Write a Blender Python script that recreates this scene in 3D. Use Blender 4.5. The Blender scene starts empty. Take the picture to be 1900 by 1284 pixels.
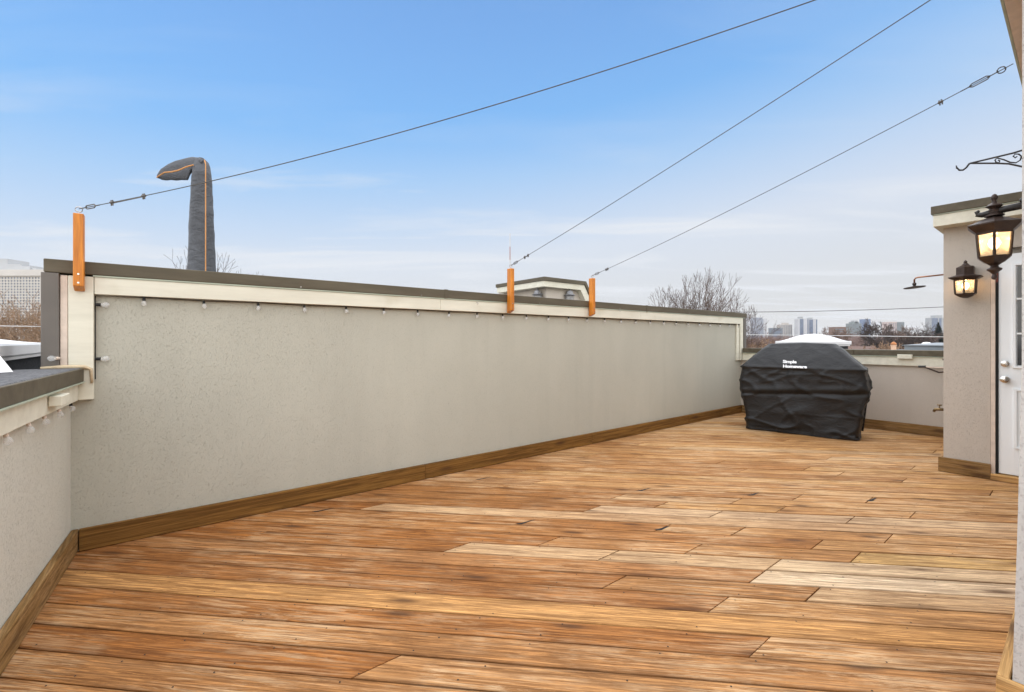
import bpy, bmesh, math, random
from mathutils import Vector, Matrix, noise
R = math.radians
S = bpy.context.scene
C = S.collection
random.seed(7)
# ------------------------------------------------------------------ camera
EYE = 1.38
cam = bpy.data.cameras.new('camera')
co = bpy.data.objects.new('camera', cam); C.objects.link(co)
co.location = (0, 0, EYE); co.rotation_euler = (R(90), 0, 0)
cam.sensor_width = 36.0; cam.lens = 36.0*840/1900
cam.shift_y = -(642-631)/1900.0
cam.clip_start = 0.05; cam.clip_end = 20000
S.camera = co
# ------------------------------------------------------------------ world
W = bpy.data.worlds.new('World'); S.world = W; W.use_nodes = True
nt = W.node_tree; nt.nodes.clear()
def N(t, ty, **k):
    n = t.nodes.new(ty)
    for a, b in k.items(): setattr(n, a, b)
    return n
SUN_EL, SUN_DIR = R(76), Vector((-0.25, -0.97, 0)).normalized()   # towards the sun, on the ground
wo = N(nt, 'ShaderNodeOutputWorld'); bg = N(nt, 'ShaderNodeBackground'); bg.inputs['Strength'].default_value = 0.105
sky = N(nt, 'ShaderNodeTexSky', sky_type='NISHITA'); sky.sun_disc = False
sky.sun_elevation = SUN_EL; sky.sun_rotation = math.atan2(SUN_DIR.x, SUN_DIR.y); sky.air_density = 1.0; sky.dust_density = 0.6; sky.ozone_density = 2.2
tc = N(nt, 'ShaderNodeTexCoord'); sep = N(nt, 'ShaderNodeSeparateXYZ'); nt.links.new(tc.outputs['Generated'], sep.inputs[0])
def wmath(op, a, b=None, clamp=False):
    m = N(nt, 'ShaderNodeMath', operation=op, use_clamp=clamp)
    for i, v in enumerate((a, b)):
        if v is None: continue
        if isinstance(v, (int, float)): m.inputs[i].default_value = v
        else: nt.links.new(v, m.inputs[i])
    return m.outputs[0]
zc = wmath('MAXIMUM', sep.outputs['Z'], 0.0)
hz = N(nt, 'ShaderNodeValToRGB'); nt.links.new(zc, hz.inputs[0])
els = hz.color_ramp.elements
els[0].position = 0.0; els[0].color = (0.97,)*3+(1,)
els[1].position = 0.62; els[1].color = (0.35,)*3+(1,)
for p, v in ((0.13, .95), (0.2, .9), (0.34, .85), (0.45, .7)):
    e = els.new(p); e.color = (v, v, v, 1)
# thin streaky cloud on a high layer: direction divided by its height
den = wmath('ADD', zc, 0.06)
cmb = N(nt, 'ShaderNodeCombineXYZ')
nt.links.new(wmath('DIVIDE', sep.outputs['X'], den), cmb.inputs[0]); nt.links.new(wmath('DIVIDE', sep.outputs['Y'], den), cmb.inputs[1])
mp = N(nt, 'ShaderNodeMapping'); mp.inputs['Scale'].default_value = (.42, 1.5, 1); mp.inputs['Location'].default_value = (2.2, 6.4, 0); mp.inputs['Rotation'].default_value = (0, 0, R(-15))
nt.links.new(cmb.outputs[0], mp.inputs[0])
cn = N(nt, 'ShaderNodeTexNoise'); cn.inputs['Scale'].default_value = 1.0; cn.inputs['Detail'].default_value = 9; cn.inputs['Roughness'].default_value = .58; cn.inputs['Distortion'].default_value = .5
nt.links.new(mp.outputs[0], cn.inputs['Vector'])
cr = N(nt, 'ShaderNodeMapRange'); cr.inputs['From Min'].default_value = .50; cr.inputs['From Max'].default_value = .72; nt.links.new(cn.outputs['Fac'], cr.inputs['Value'])
hi = N(nt, 'ShaderNodeMapRange'); nt.links.new(zc, hi.inputs['Value'])
for k_, v_ in (('From Min', .24), ('From Max', .40), ('To Min', 1.0), ('To Max', .12)): hi.inputs[k_].default_value = v_
cl = wmath('MULTIPLY', cr.outputs[0], hi.outputs[0], True)
mxh = N(nt, 'ShaderNodeMix', data_type='RGBA'); nt.links.new(hz.outputs[0], mxh.inputs['Factor'])
tint = N(nt, 'ShaderNodeMix', data_type='RGBA', blend_type='MULTIPLY'); tint.inputs['Factor'].default_value = 1
nt.links.new(sky.outputs[0], tint.inputs['A']); tint.inputs['B'].default_value = (1.0, 1.25, 1.4, 1)
nt.links.new(tint.outputs['Result'], mxh.inputs['A'])
hcol = N(nt, 'ShaderNodeValToRGB'); nt.links.new(wmath('ADD', zc, wmath('MULTIPLY', sep.outputs['X'], -.10)), hcol.inputs[0])
hcol.color_ramp.elements[0].color = (.47, .465, .462, 1); hcol.color_ramp.elements[1].position = .58; hcol.color_ramp.elements[1].color = (.155, .34, .65, 1)
e = hcol.color_ramp.elements.new(.185); e.color = (.49, .515, .555, 1)
e = hcol.color_ramp.elements.new(.34); e.color = (.29, .43, .61, 1)
e = hcol.color_ramp.elements.new(.44); e.color = (.165, .36, .64, 1)
hs = N(nt, 'ShaderNodeVectorMath', operation='SCALE'); hs.inputs['Scale'].default_value = 1/0.105; nt.links.new(hcol.outputs[0], hs.inputs[0])
nt.links.new(hs.outputs[0], mxh.inputs['B'])
mxc = N(nt, 'ShaderNodeMix', data_type='RGBA'); nt.links.new(cl, mxc.inputs['Factor']); nt.links.new(mxh.outputs['Result'], mxc.inputs['A'])
mxc.inputs['B'].default_value = (5.2, 5.4, 5.7, 1)
nt.links.new(mxc.outputs['Result'], bg.inputs['Color']); nt.links.new(bg.outputs[0], wo.inputs['Surface'])
# ------------------------------------------------------------------ sun, exposure
sl = bpy.data.lights.new('sun', 'SUN'); sl.energy = 4.2; sl.angle = R(160); sl.color = (1.0, .92, .79)
so = bpy.data.objects.new('sun', sl); C.objects.link(so)
sd = (SUN_DIR*math.cos(SUN_EL)+Vector((0, 0, math.sin(SUN_EL))))
so.rotation_euler = sd.to_track_quat('Z', 'Y').to_euler(); so.location = sd*40
vs = S.view_settings; vs.view_transform = 'Standard'; vs.look = 'None'; vs.gamma = 1; vs.use_curve_mapping = False; vs.exposure = 0.58
S.render.engine = 'CYCLES'
S.cycles.use_denoising = True; S.cycles.max_bounces = 8; S.cycles.volume_bounces = 1; S.cycles.caustics_reflective = False; S.cycles.caustics_refractive = False
# ------------------------------------------------------------------ frames
TH = math.atan2(.619, .785); cU, sU = math.cos(TH), math.sin(TH)
def toW(p, fr):
    if fr == 'w': return Vector(p)
    return Vector((p[0]*cU-p[1]*sU, p[0]*sU+p[1]*cU, p[2]))
def rot(fr): return 0 if fr == 'w' else TH
def XYuv(X, Y): return (X*cU+Y*sU, -X*sU+Y*cU)
def pix(px, py, Y): return Vector(((px-950)/840*Y, Y, EYE+(631-py)/840*Y))      # a point of the world at distance Y
def deckuv(px, py):
    Y = EYE*840/(py-631); return XYuv((px-950)/840*Y, Y)
BASE = {}
def tag(o, label=None, cat=None, group=None, kind=None):
    for k, v in (('label', label), ('category', cat), ('group', group), ('kind', kind)):
        if v: o[k] = v
    return o
def thing(name, label, cat, base, fr='u', group=None, kind=None):
    o = bpy.data.objects.new(name, None); C.objects.link(o); o.empty_display_size = .1
    o.location = toW(base, fr); o.rotation_euler = (0, 0, rot(fr)); BASE[o] = Vector(base)
    return tag(o, label, cat, group, kind)
def obj(name, bm, m, parent=None, fr='u', smooth=False, base=None, label=None):
    me = bpy.data.meshes.new(name)
    if base is None:
        xs = [v.co for v in bm.verts]
        base = Vector(((min(v.x for v in xs)+max(v.x for v in xs))/2, (min(v.y for v in xs)+max(v.y for v in xs))/2, min(v.z for v in xs)))
    base = Vector(base)
    bmesh.ops.translate(bm, verts=bm.verts, vec=-base)
    bmesh.ops.recalc_face_normals(bm, faces=bm.faces)
    if smooth:
        for f in bm.faces: f.smooth = True
    bm.to_mesh(me); bm.free()
    if smooth == 'auto': me.set_sharp_from_angle(angle=R(40))
    for mm in (m if isinstance(m, (list, tuple)) else [m]): me.materials.append(mm)
    o = bpy.data.objects.new(name, me); C.objects.link(o)
    BASE[o] = base
    if parent is not None:
        o.parent = parent; o.location = base-BASE[parent]
    else:
        o.location = toW(base, fr); o.rotation_euler = (0, 0, rot(fr))
    if label: o['label'] = label
    return o
def dup(root, base, fr, rz=0, label=None, group=None):
    r = root.copy(); C.objects.link(r); r.location = toW(base, fr); r.rotation_euler = (0, 0, rot(fr)+rz); BASE[r] = Vector(base)
    if label: r['label'] = label
    if group: r['group'] = group
    for ch in list(root.children):
        c = ch.copy(); C.objects.link(c); c.parent = r
        for g in ch.children:
            d = g.copy(); C.objects.link(d); d.parent = c
    return r
# ------------------------------------------------------------------ mesh helpers
def BM(): return bmesh.new()
def box(bm, x0, x1, y0, y1, z0, z1, bev=0):
    vs_ = [bm.verts.new((x, y, z)) for z in (z0, z1) for x, y in ((x0, y0), (x1, y0), (x1, y1), (x0, y1))]
    fs = [bm.faces.new([vs_[i] for i in q]) for q in ((0, 3, 2, 1), (4, 5, 6, 7), (0, 1, 5, 4), (1, 2, 6, 5), (2, 3, 7, 6), (3, 0, 4, 7))]
    if bev:
        es = list({e for f in fs for e in f.edges})
        bmesh.ops.bevel(bm, geom=es, offset=bev, segments=1, affect='EDGES')
    return bm
def obox(bm, c, ax, ay, hx, hy, z0, z1):      # oriented box, ax ay are 2d unit axes
    vs_ = []
    for z in (z0, z1):
        for a, b in ((-1, -1), (1, -1), (1, 1), (-1, 1)):
            vs_.append(bm.verts.new((c[0]+ax[0]*hx*a+ay[0]*hy*b, c[1]+ax[1]*hx*a+ay[1]*hy*b, z)))
    for q in ((0, 3, 2, 1), (4, 5, 6, 7), (0, 1, 5, 4), (1, 2, 6, 5), (2, 3, 7, 6), (3, 0, 4, 7)): bm.faces.new([vs_[i] for i in q])
    return bm
def ring(bm, c, d, r, n, ph=0, ref=None):
    d = Vector(d).normalized()
    a = (ref or (Vector((0, 0, 1)) if abs(d.z) < .9 else Vector((1, 0, 0)))).cross(d).normalized(); b = d.cross(a)
    return [bm.verts.new(Vector(c)+(a*math.cos(ph+2*math.pi*i/n)+b*math.sin(ph+2*math.pi*i/n))*r) for i in range(n)]
def bridge(bm, A, B):
    n = len(A)
    for i in range(n): bm.faces.new((A[i], A[(i+1) % n], B[(i+1) % n], B[i]))
def tube(bm, pts, r, n=6, cap=True):
    pts = [Vector(p) for p in pts]; prev = None
    for i, p in enumerate(pts):
        d = (pts[min(i+1, len(pts)-1)]-pts[max(i-1, 0)])
        rr = r[i] if isinstance(r, (list, tuple)) else r
        cur = ring(bm, p, d, rr, n)
        if prev: bridge(bm, prev, cur)
        elif cap: bm.faces.new(cur[::-1])
        prev = cur
    if cap: bm.faces.new(prev)
    return bm
def lathe(bm, c, prof, n=12, ph=0):           # prof: (radius, z)
    prev = None
    for r, z in prof:
        cur = [bm.verts.new((c[0]+r*math.cos(ph+2*math.pi*i/n), c[1]+r*math.sin(ph+2*math.pi*i/n), z)) for i in range(n)]
        if prev: bridge(bm, prev, cur)
        else: bm.faces.new(cur[::-1])
        prev = cur
    bm.faces.new(prev)
    return bm
def prism(bm, poly, z0, z1):
    A = [bm.verts.new((x, y, z0)) for x, y in poly]; B = [bm.verts.new((x, y, z1)) for x, y in poly]
    bm.faces.new(A[::-1]); bm.faces.new(B); bridge(bm, A, B)
    return bm
# ------------------------------------------------------------------ materials
class MT:
    def __init__(s, name, rough=.7, spec=.3, metal=0):
        s.m = bpy.data.materials.new(name); s.m.use_nodes = True; s.t = s.m.node_tree
        s.b = s.t.nodes['Principled BSDF']; s.b.inputs['Roughness'].default_value = rough
        s.b.inputs['Specular IOR Level'].default_value = spec; s.b.inputs['Metallic'].default_value = metal
        s.tc = N(s.t, 'ShaderNodeTexCoord')
    def L(s, a, b): s.t.links.new(a, b)
    def vec(s, scale=(1, 1, 1), src='Object', rand=0, rot=(0, 0, 0)):
        m = N(s.t, 'ShaderNodeMapping'); m.inputs['Scale'].default_value = scale; m.inputs['Rotation'].default_value = rot
        o = s.tc.outputs[src]
        if rand:
            oi = N(s.t, 'ShaderNodeObjectInfo'); v = N(s.t, 'ShaderNodeVectorMath', operation='SCALE'); v.inputs[0].default_value = (rand, rand*.73, rand*.31)
            s.L(oi.outputs['Random'], v.inputs['Scale']); a = N(s.t, 'ShaderNodeVectorMath', operation='ADD'); s.L(o, a.inputs[0]); s.L(v.outputs[0], a.inputs[1]); o = a.outputs[0]
        s.L(o, m.inputs[0]); return m.outputs[0]
    def noise(s, v, scale, det=4, rough=.55, dist=0):
        n = N(s.t, 'ShaderNodeTexNoise'); n.inputs['Scale'].default_value = scale; n.inputs['Detail'].default_value = det; n.inputs['Roughness'].default_value = rough; n.inputs['Distortion'].default_value = dist
        s.L(v, n.inputs['Vector']); return n.outputs['Fac']
    def rng(s, v, a, b, c=0, d=1):
        n = N(s.t, 'ShaderNodeMapRange'); s.L(v, n.inputs['Value'])
        for k, x in zip(('From Min', 'From Max', 'To Min', 'To Max'), (a, b, c, d)): n.inputs[k].default_value = x
        return n.outputs[0]
    def ramp(s, v, stops):
        n = N(s.t, 'ShaderNodeValToRGB'); s.L(v, n.inputs[0]); e = n.color_ramp.elements
        while len(e) < len(stops): e.new(.5)
        for i, (p, c) in enumerate(stops): e[i].position = p; e[i].color = (*c, 1)
        return n.outputs[0]
    def mix(s, f, a, b, bt='MIX'):
        n = N(s.t, 'ShaderNodeMix', data_type='RGBA', blend_type=bt)
        for v, k in ((f, 'Factor'), (a, 'A'), (b, 'B')):
            if isinstance(v, (int, float)): n.inputs[k].default_value = v
            elif isinstance(v, tuple): n.inputs[k].default_value = (*v, 1)
            else: s.L(v, n.inputs[k])
        return n.outputs['Result']
    def mul(s, a, b, op='MULTIPLY'):
        n = N(s.t, 'ShaderNodeMath', operation=op)
        for i, v in enumerate((a, b)):
            if isinstance(v, (int, float)): n.inputs[i].default_value = v
            else: s.L(v, n.inputs[i])
        return n.outputs[0]
    def col(s, v):
        if isinstance(v, tuple): s.b.inputs['Base Color'].default_value = (*v, 1)
        else: s.L(v, s.b.inputs['Base Color'])
        return s
    def bump(s, h, d=.01, st=1.0):
        n = N(s.t, 'ShaderNodeBump'); n.inputs['Distance'].default_value = d; n.inputs['Strength'].default_value = st; s.L(h, n.inputs['Height'])
        s.L(n.outputs[0], s.b.inputs['Normal']); return s
def plain(name, c, rough=.6, spec=.3, metal=0, var=.12, sc=6, bump=0):
    t = MT(name, rough, spec, metal)
    n = t.noise(t.vec(), sc, 5)
    t.col(t.mix(t.rng(n, .3, .7), tuple(x*(1-var) for x in c), tuple(min(1, x*(1+var)) for x in c)))
    if bump: t.bump(t.noise(t.vec(), sc*12, 4), bump)
    return t.m
def stucco(name, c):
    t = MT(name, .92, .12)
    big = t.noise(t.vec((1, 1, .6)), 1.1, 5, .6)
    fine = t.noise(t.vec(), 120, 3, .6)
    worm = t.noise(t.vec((1, 1, .7), rot=(.2, .1, .5)), 105, 6, .78, .4)
    pits = t.rng(worm, .30, .46)
    streak = t.noise(t.vec((3.5, 3.5, .22)), 1.2, 5, .65)
    c0 = t.mix(t.rng(big, .3, .7), tuple(x*.93 for x in c), tuple(x*1.05 for x in c))
    c1 = t.mix(t.rng(streak, .5, .8, 0, .28), c0, tuple(x*.78 for x in c))
    c2 = t.mix(t.rng(pits, 0, 1, .42, 0), c1, tuple(x*.5 for x in c))
    t.col(t.mix(t.rng(fine, .55, .8, 0, .25), c2, tuple(min(1, x*1.2) for x in c)))
    t.bump(t.mul(t.mul(pits, .8), t.mul(fine, .5), 'ADD'), .0035, .7)
    return t.m
M = {}
M['stucco'] = stucco('stucco', (.455, .440, .370))
M['stucco_low'] = stucco('stucco_low', (.58, .56, .485))
M['stucco_house'] = stucco('stucco_house', (.53, .475, .41))
M['stucco_grey'] = stucco('stucco_grey', (.55, .53, .50))
def trimmat():
    t = MT('cream_paint', .55, .3)
    n = t.noise(t.vec((.6, 4, 4)), 3, 6, .6); g = t.noise(t.vec(), 2.0, 4)
    c = t.mix(t.rng(n, .35, .7), (.62, .59, .48), (.73, .70, .58))
    t.col(t.mix(t.rng(g, .62, .78, 0, .55), c, (.50, .44, .30)))
    t.bump(t.noise(t.vec((.3, 9, 9)), 12, 3), .0012, .6)
    return t.m
M['cream'] = trimmat()
M['cream_end'] = plain('cream_rough_paint', (.66, .55, .46), .8, .2, 0, .12, 14, .002)
def coping():
    t = MT('brown_flashing', .62, .25)
    n = t.noise(t.vec((.7, 5, 5)), 2.5, 6, .65)
    t.col(t.mix(t.rng(n, .3, .72), (.078, .064, .042), (.125, .106, .072)))
    t.bump(t.noise(t.vec(), 1.6, 2), .02, .25)
    return t.m
M['brown'] = coping()
M['flash_grey'] = plain('grey_brown_flashing', (.13, .115, .1), .5, .4, 0, .1, 3)
M['drip'] = plain('pale_green_drip_edge', (.42, .46, .36), .5, .4)
M['caulk'] = plain('tan_sealant', (.58, .46, .30), .7, .3, 0, .2, 20, .004)
M['membrane'] = plain('granulated_roofing', (.15, .15, .155), .95, .1, 0, .45, 60, .003)
M['curb'] = plain('dark_curb_roofing', (.035, .035, .037), .95, .1, 0, .4, 60, .003)
M['white_plastic'] = plain('white_skylight_plastic', (.72, .71, .70), .35, .5, 0, .03, 2)
M['black_metal'] = plain('black_cast_metal', (.018, .014, .012), .42, .5, .0, .35, 30, .0015)
M['bronze'] = plain('bronze_brown_metal', (.045, .027, .02), .42, .5, .3, .35, 25, .001)
M['steel'] = plain('steel', (.45, .45, .45), .3, .5, 1, .1, 20)
M['nickel'] = plain('brushed_nickel', (.62, .60, .57), .25, .5, 1, .05, 20)
M['brass'] = plain('old_brass', (.20, .14, .07), .4, .5, 1, .3, 40)
M['copper'] = plain('copper_pipe', (.32, .16, .09), .35, .5, 1, .25, 20)
M['wire'] = plain('wire_rope', (.09, .085, .08), .5, .4, .4, .2, 40)
M['white_wire'] = plain('white_cable', (.75, .75, .75), .6)
M['rubber'] = plain('black_rubber', (.012, .012, .012), .7)
M['white_door'] = plain('white_door_paint', (.84, .87, .88), .4, .4, 0, .02, 3)
M['red_strip'] = plain('dark_red_weatherstrip', (.16, .04, .03), .6)
def woodmat(name, obj_color=True, base=None, scale=1.0, weather=.5, contrast=1.0, turn=False):
    t = MT(name, .62, .18)
    rn = 90
    v = t.vec((1, 1, 1), rand=rn, rot=(0, 0, R(90) if turn else 0))
    if obj_color:
        oi = N(t.t, 'ShaderNodeObjectInfo'); bc = oi.outputs['Color']; wf = oi.outputs['Alpha']
    # stretched grain
    def sv(sx, sy): 
        m = N(t.t, 'ShaderNodeMapping'); m.inputs['Scale'].default_value = (sx*scale, sy*scale, sy*scale); t.L(v, m.inputs[0]); return m.outputs[0]
    g1 = t.noise(sv(1.1, 34), 1, 9, .7, 1.0)
    g2 = t.noise(sv(4.5, 190), 1, 6, .72, .3)
    patch = t.noise(sv(1.5, 19.0), 1, 10, .74, 1.6)
    big = t.noise(sv(.5, 3), 1, 3, .5)
    # cathedral rings: bands of a warped field
    wv = N(t.t, 'ShaderNodeTexWave', wave_type='BANDS', bands_direction='Y'); t.L(sv(.55, 5.5), wv.inputs['Vector'])
    wv.inputs['Scale'].default_value = 2.4; wv.inputs['Distortion'].default_value = 12; wv.inputs['Detail'].default_value = 3; wv.inputs['Detail Scale'].default_value = .8; wv.inputs['Detail Roughness'].default_value = .6
    # knots
    vo = N(t.t, 'ShaderNodeTexVoronoi', feature='F1'); t.L(sv(1.5, 6.2), vo.inputs['Vector']); vo.inputs['Scale'].default_value = 1; vo.inputs['Randomness'].default_value = 1
    knot = t.rng(vo.outputs['Distance'], .05, .15, 1, 0)
    halo = t.rng(vo.outputs['Distance'], .10, .26, 1, 0)
    if not obj_color:
        bc = t.mix(0, base, base); 
    dark = t.mix(1, bc, (.34, .27, .22), 'MULTIPLY')
    light = t.mix(1, bc, (1.45, 1.42, 1.36), 'MULTIPLY')
    c = t.mix(t.rng(g1, .40, .60), dark, light)
    c = t.mix(.35, c, bc)
    c = t.mix(t.mul(t.rng(g2, .40, .60, .75*contrast, 0), 1), c, dark)
    c = t.mix(t.mul(t.rng(wv.outputs['Fac'], .15, .7, .55*contrast, 0), t.rng(big, .45, .6)), c, dark)
    # worn, bleached patches broken up along the grain
    wp = t.mul(t.rng(patch, .46, .56), t.rng(g2, .36, .54))
    if obj_color:
        gp = N(t.t, 'ShaderNodeNewGeometry'); wp = t.mul(t.mul(wp, wf), t.rng(t.noise(gp.outputs['Position'], 1.1, 5, .62), .42, .56, .15, 1.5))
    else: wp = t.mul(wp, weather)
    c = t.mix(t.rng(wp, 0, 1, 0, .66), c, (.70, .48, .27))
    # raised light fibres
    fb = t.noise(sv(3.5, 95), 1, 7, .72, .8)
    c = t.mix(t.rng(fb, .52, .60, 0, .7*contrast), c, light)
    # dark dirt patches
    dp = t.noise(sv(1.1, 17.0), 1, 9, .7, 1.4)
    c = t.mix(t.rng(dp, .52, .68, 0, .68), c, t.mix(1, bc, (.33, .29, .27), 'MULTIPLY'))
    c = t.mix(t.mul(halo, .35), c, dark)
    c = t.mix(t.mul(knot, .75), c, (.07, .032, .014))
    if obj_color:      # grime along the board edges
        sp_ = N(t.t, 'ShaderNodeSeparateXYZ'); t.L(t.tc.outputs['Object'], sp_.inputs[0]); ed = t.rng(t.mul(sp_.outputs['Y'], 0, 'ABSOLUTE'), .062, .078)
        c = t.mix(t.mul(t.mul(ed, t.rng(patch, .35, .6)), .6), c, t.mix(1, bc, (.3, .24, .2), 'MULTIPLY'))
    t.col(c)
    t.L(t.rng(g1, .3, .7, .85, .62), t.b.inputs['Roughness'])
    t.bump(t.mul(t.mul(g2, .6), t.mul(g1, .7), 'ADD'), .0025, .8)
    return t.m
M['deck'] = woodmat('weathered_deck_boards')
M['base'] = woodmat('stained_baseboard', False, (.20, .100, .024), 1.0, .0, .25)
M['base_left'] = woodmat('tan_baseboard_left', False, (.25, .145, .052), 1.0, .25, .35, True)
M['base_newx'] = woodmat('new_pine_board_across', False, (.52, .31, .12), 1.0, .15, .5, True)
M['base_light'] = woodmat('tan_baseboard', False, (.33, .185, .075), 1.0, .5, .7)
M['base_new'] = woodmat('new_pine_board', False, (.52, .31, .12), 1.0, .15, .5)
M['post'] = woodmat('orange_varnished_cedar', False, (.50, .19, .035), 2.0, .0, .5)
M['post'].node_tree.nodes['Principled BSDF'].inputs['Coat Weight'].default_value = .3
def fabric(name, c, crease=.6, rough=.6):
    t = MT(name, rough, .35)
    n = t.noise(t.vec((1, 1, 1)), 5, 5, .6); w = t.noise(t.vec((1, 1, 1.6)), 9, 5, .6, 1.2)
    t.col(t.mix(t.rng(n, .3, .7), tuple(x*.8 for x in c), tuple(x*1.25 for x in c)))
    t.bump(w, .02, crease); return t.m
M['cover'] = fabric('black_polyester_cover', (.014, .014, .0145), .45, .48)
M['umb'] = fabric('charcoal_umbrella_cover', (.075, .079, .088), 1.0, .6)
M['piping'] = plain('orange_piping', (.55, .26, .09), .7)
def glassmat(name, col=(1, 1, 1), rough=0.02, frost=0):
    m = bpy.data.materials.new(name); m.use_nodes = True; t = m.node_tree; t.nodes.clear()
    o = N(t, 'ShaderNodeOutputMaterial'); mx = N(t, 'ShaderNodeMixShader'); tr = N(t, 'ShaderNodeBsdfTransparent'); gl = N(t, 'ShaderNodeBsdfGlossy'); gl.inputs['Roughness'].default_value = rough
    tr.inputs['Color'].default_value = (*col, 1)
    if frost:
        tl = N(t, 'ShaderNodeBsdfTranslucent'); tl.inputs['Color'].default_value = (*col, 1); m2 = N(t, 'ShaderNodeMixShader'); m2.inputs[0].default_value = frost; t.links.new(tr.outputs[0], m2.inputs[1]); t.links.new(tl.outputs[0], m2.inputs[2]); tr = m2
    fr = N(t, 'ShaderNodeFresnel'); fr.inputs['IOR'].default_value = 1.5
    ad = N(t, 'ShaderNodeMath', operation='ADD'); ad.inputs[1].default_value = .06; t.links.new(fr.outputs[0], ad.inputs[0])
    t.links.new(ad.outputs[0], mx.inputs[0]); t.links.new(tr.outputs[0], mx.inputs[1]); t.links.new(gl.outputs[0], mx.inputs[2]); t.links.new(mx.outputs[0], o.inputs[0])
    return m
M['glass'] = glassmat('clear_glass'); M['bulb_glass'] = plain('clear_bulb_glass', (.75, .75, .73), .08, .6, 0, .02)
M['bulb_glass'].node_tree.nodes['Principled BSDF'].inputs['Alpha'].default_value = .3; M['lamp_glass'] = glassmat('lantern_glass', (1, .93, .84), .25, .24)
def glow(name, c, s):
    t = MT(name); t.b.inputs['Emission Color'].default_value = (*c, 1); t.b.inputs['Emission Strength'].default_value = s; t.col(c); return t.m
M['bulb_lit'] = glow('lit_bulb', (1.0, .72, .38), 14)
M['window_dark'] = plain('dark_door_window', (.04, .045, .05), .08, .6, 0, .3, 3)

# ================================================================== STRUCTURE: ground and roofs
GZ = -10.5
gt = MT('autumn_ground', .95, .1)
gn = gt.noise(gt.vec(), .03, 8, .65); gt.col(gt.ramp(gn, [(.3, (.05, .045, .03)), (.5, (.10, .075, .05)), (.7, (.14, .11, .08))]))
bm = BM(); n = 24; Rr = 2600
vv = [[bm.verts.new((-Rr+2*Rr*i/n, -Rr+2*Rr*j/n, GZ)) for i in range(n+1)] for j in range(n+1)]
for j in range(n):
    for i in range(n): bm.faces.new((vv[j][i], vv[j][i+1], vv[j+1][i+1], vv[j+1][i]))
tag(obj('ground', bm, gt.m, fr='w'), kind='structure')
# the building that carries the terrace
bld = thing('terrace_building', 'beige townhouse block carrying the roof terrace and its flat roofs', 'building', (4, 3, GZ))
obj('stucco_wall', box(BM(), -7, 13.6, -4, 14, GZ, -.12), M['stucco_house'], bld)
obj('roof_membrane', box(BM(), -6.95, 13.55, -3.95, 13.95, -.12, -.06), M['membrane'], bld)
obj('roof_membrane', box(BM(), -3.2, -.70, -3.6, 13.6, -.06, 1.08), M['membrane'], bld)
obj('roof_membrane', box(BM(), 9.16, 13.4, -3.6, 13.6, -.06, .88), M['membrane'], bld)
# ------------------------------------------------------------------ deck
U0, U1, V0, V1 = -.88, 8.80, -1.6, 4.09
P0, PITCH = 1.917, .1602
q2 = math.sqrt(2)
joints = [(3.655, 6), (2.60, 6), (1.90, 6), (2.505, 11), (1.67, 4), (2.287, 7), (1.82, 11), (1.122, 11), (2.208, 12), (1.54, 12), (1.609, 7),
          (1.19, 6), (1.19, 5), (.92, 4), (1.19, 3), (.91, 1), (1.125, 8), (.852, 9), (1.555, 9), (1.93, 9), (.85, 12), (1.11, 18), (.908, 7)]
joists = [-1.35, -1.0, -.6, -.2, .2, .53, .88, 1.16, 1.57, 1.86, 2.25, 2.56, 2.95, 3.3, 3.67, 4.0]
def clip(poly, ax, lim, keep):
    out = []
    for i in range(len(poly)):
        a, b = poly[i], poly[(i+1) % len(poly)]
        ia = (a[ax] <= lim) if keep < 0 else (a[ax] >= lim); ib = (b[ax] <= lim) if keep < 0 else (b[ax] >= lim)
        if ia: out.append(a)
        if ia != ib:
            t = (lim-a[ax])/(b[ax]-a[ax]); out.append((a[0]+t*(b[0]-a[0]), a[1]+t*(b[1]-a[1])))
    return out
deck = thing('deck', None, None, (U0, V0, -.04), kind='structure')
deck['label'] = 'stained wooden terrace deck laid on the diagonal'
def lerp(a, b, t): return tuple(x+(y-x)*t for x, y in zip(a, b))
k0, k1 = int((U0+V0)/q2/PITCH)-14, int((U1+V1)/q2/PITCH)+2
nails = BM(); rb = random.Random(11)
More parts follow.
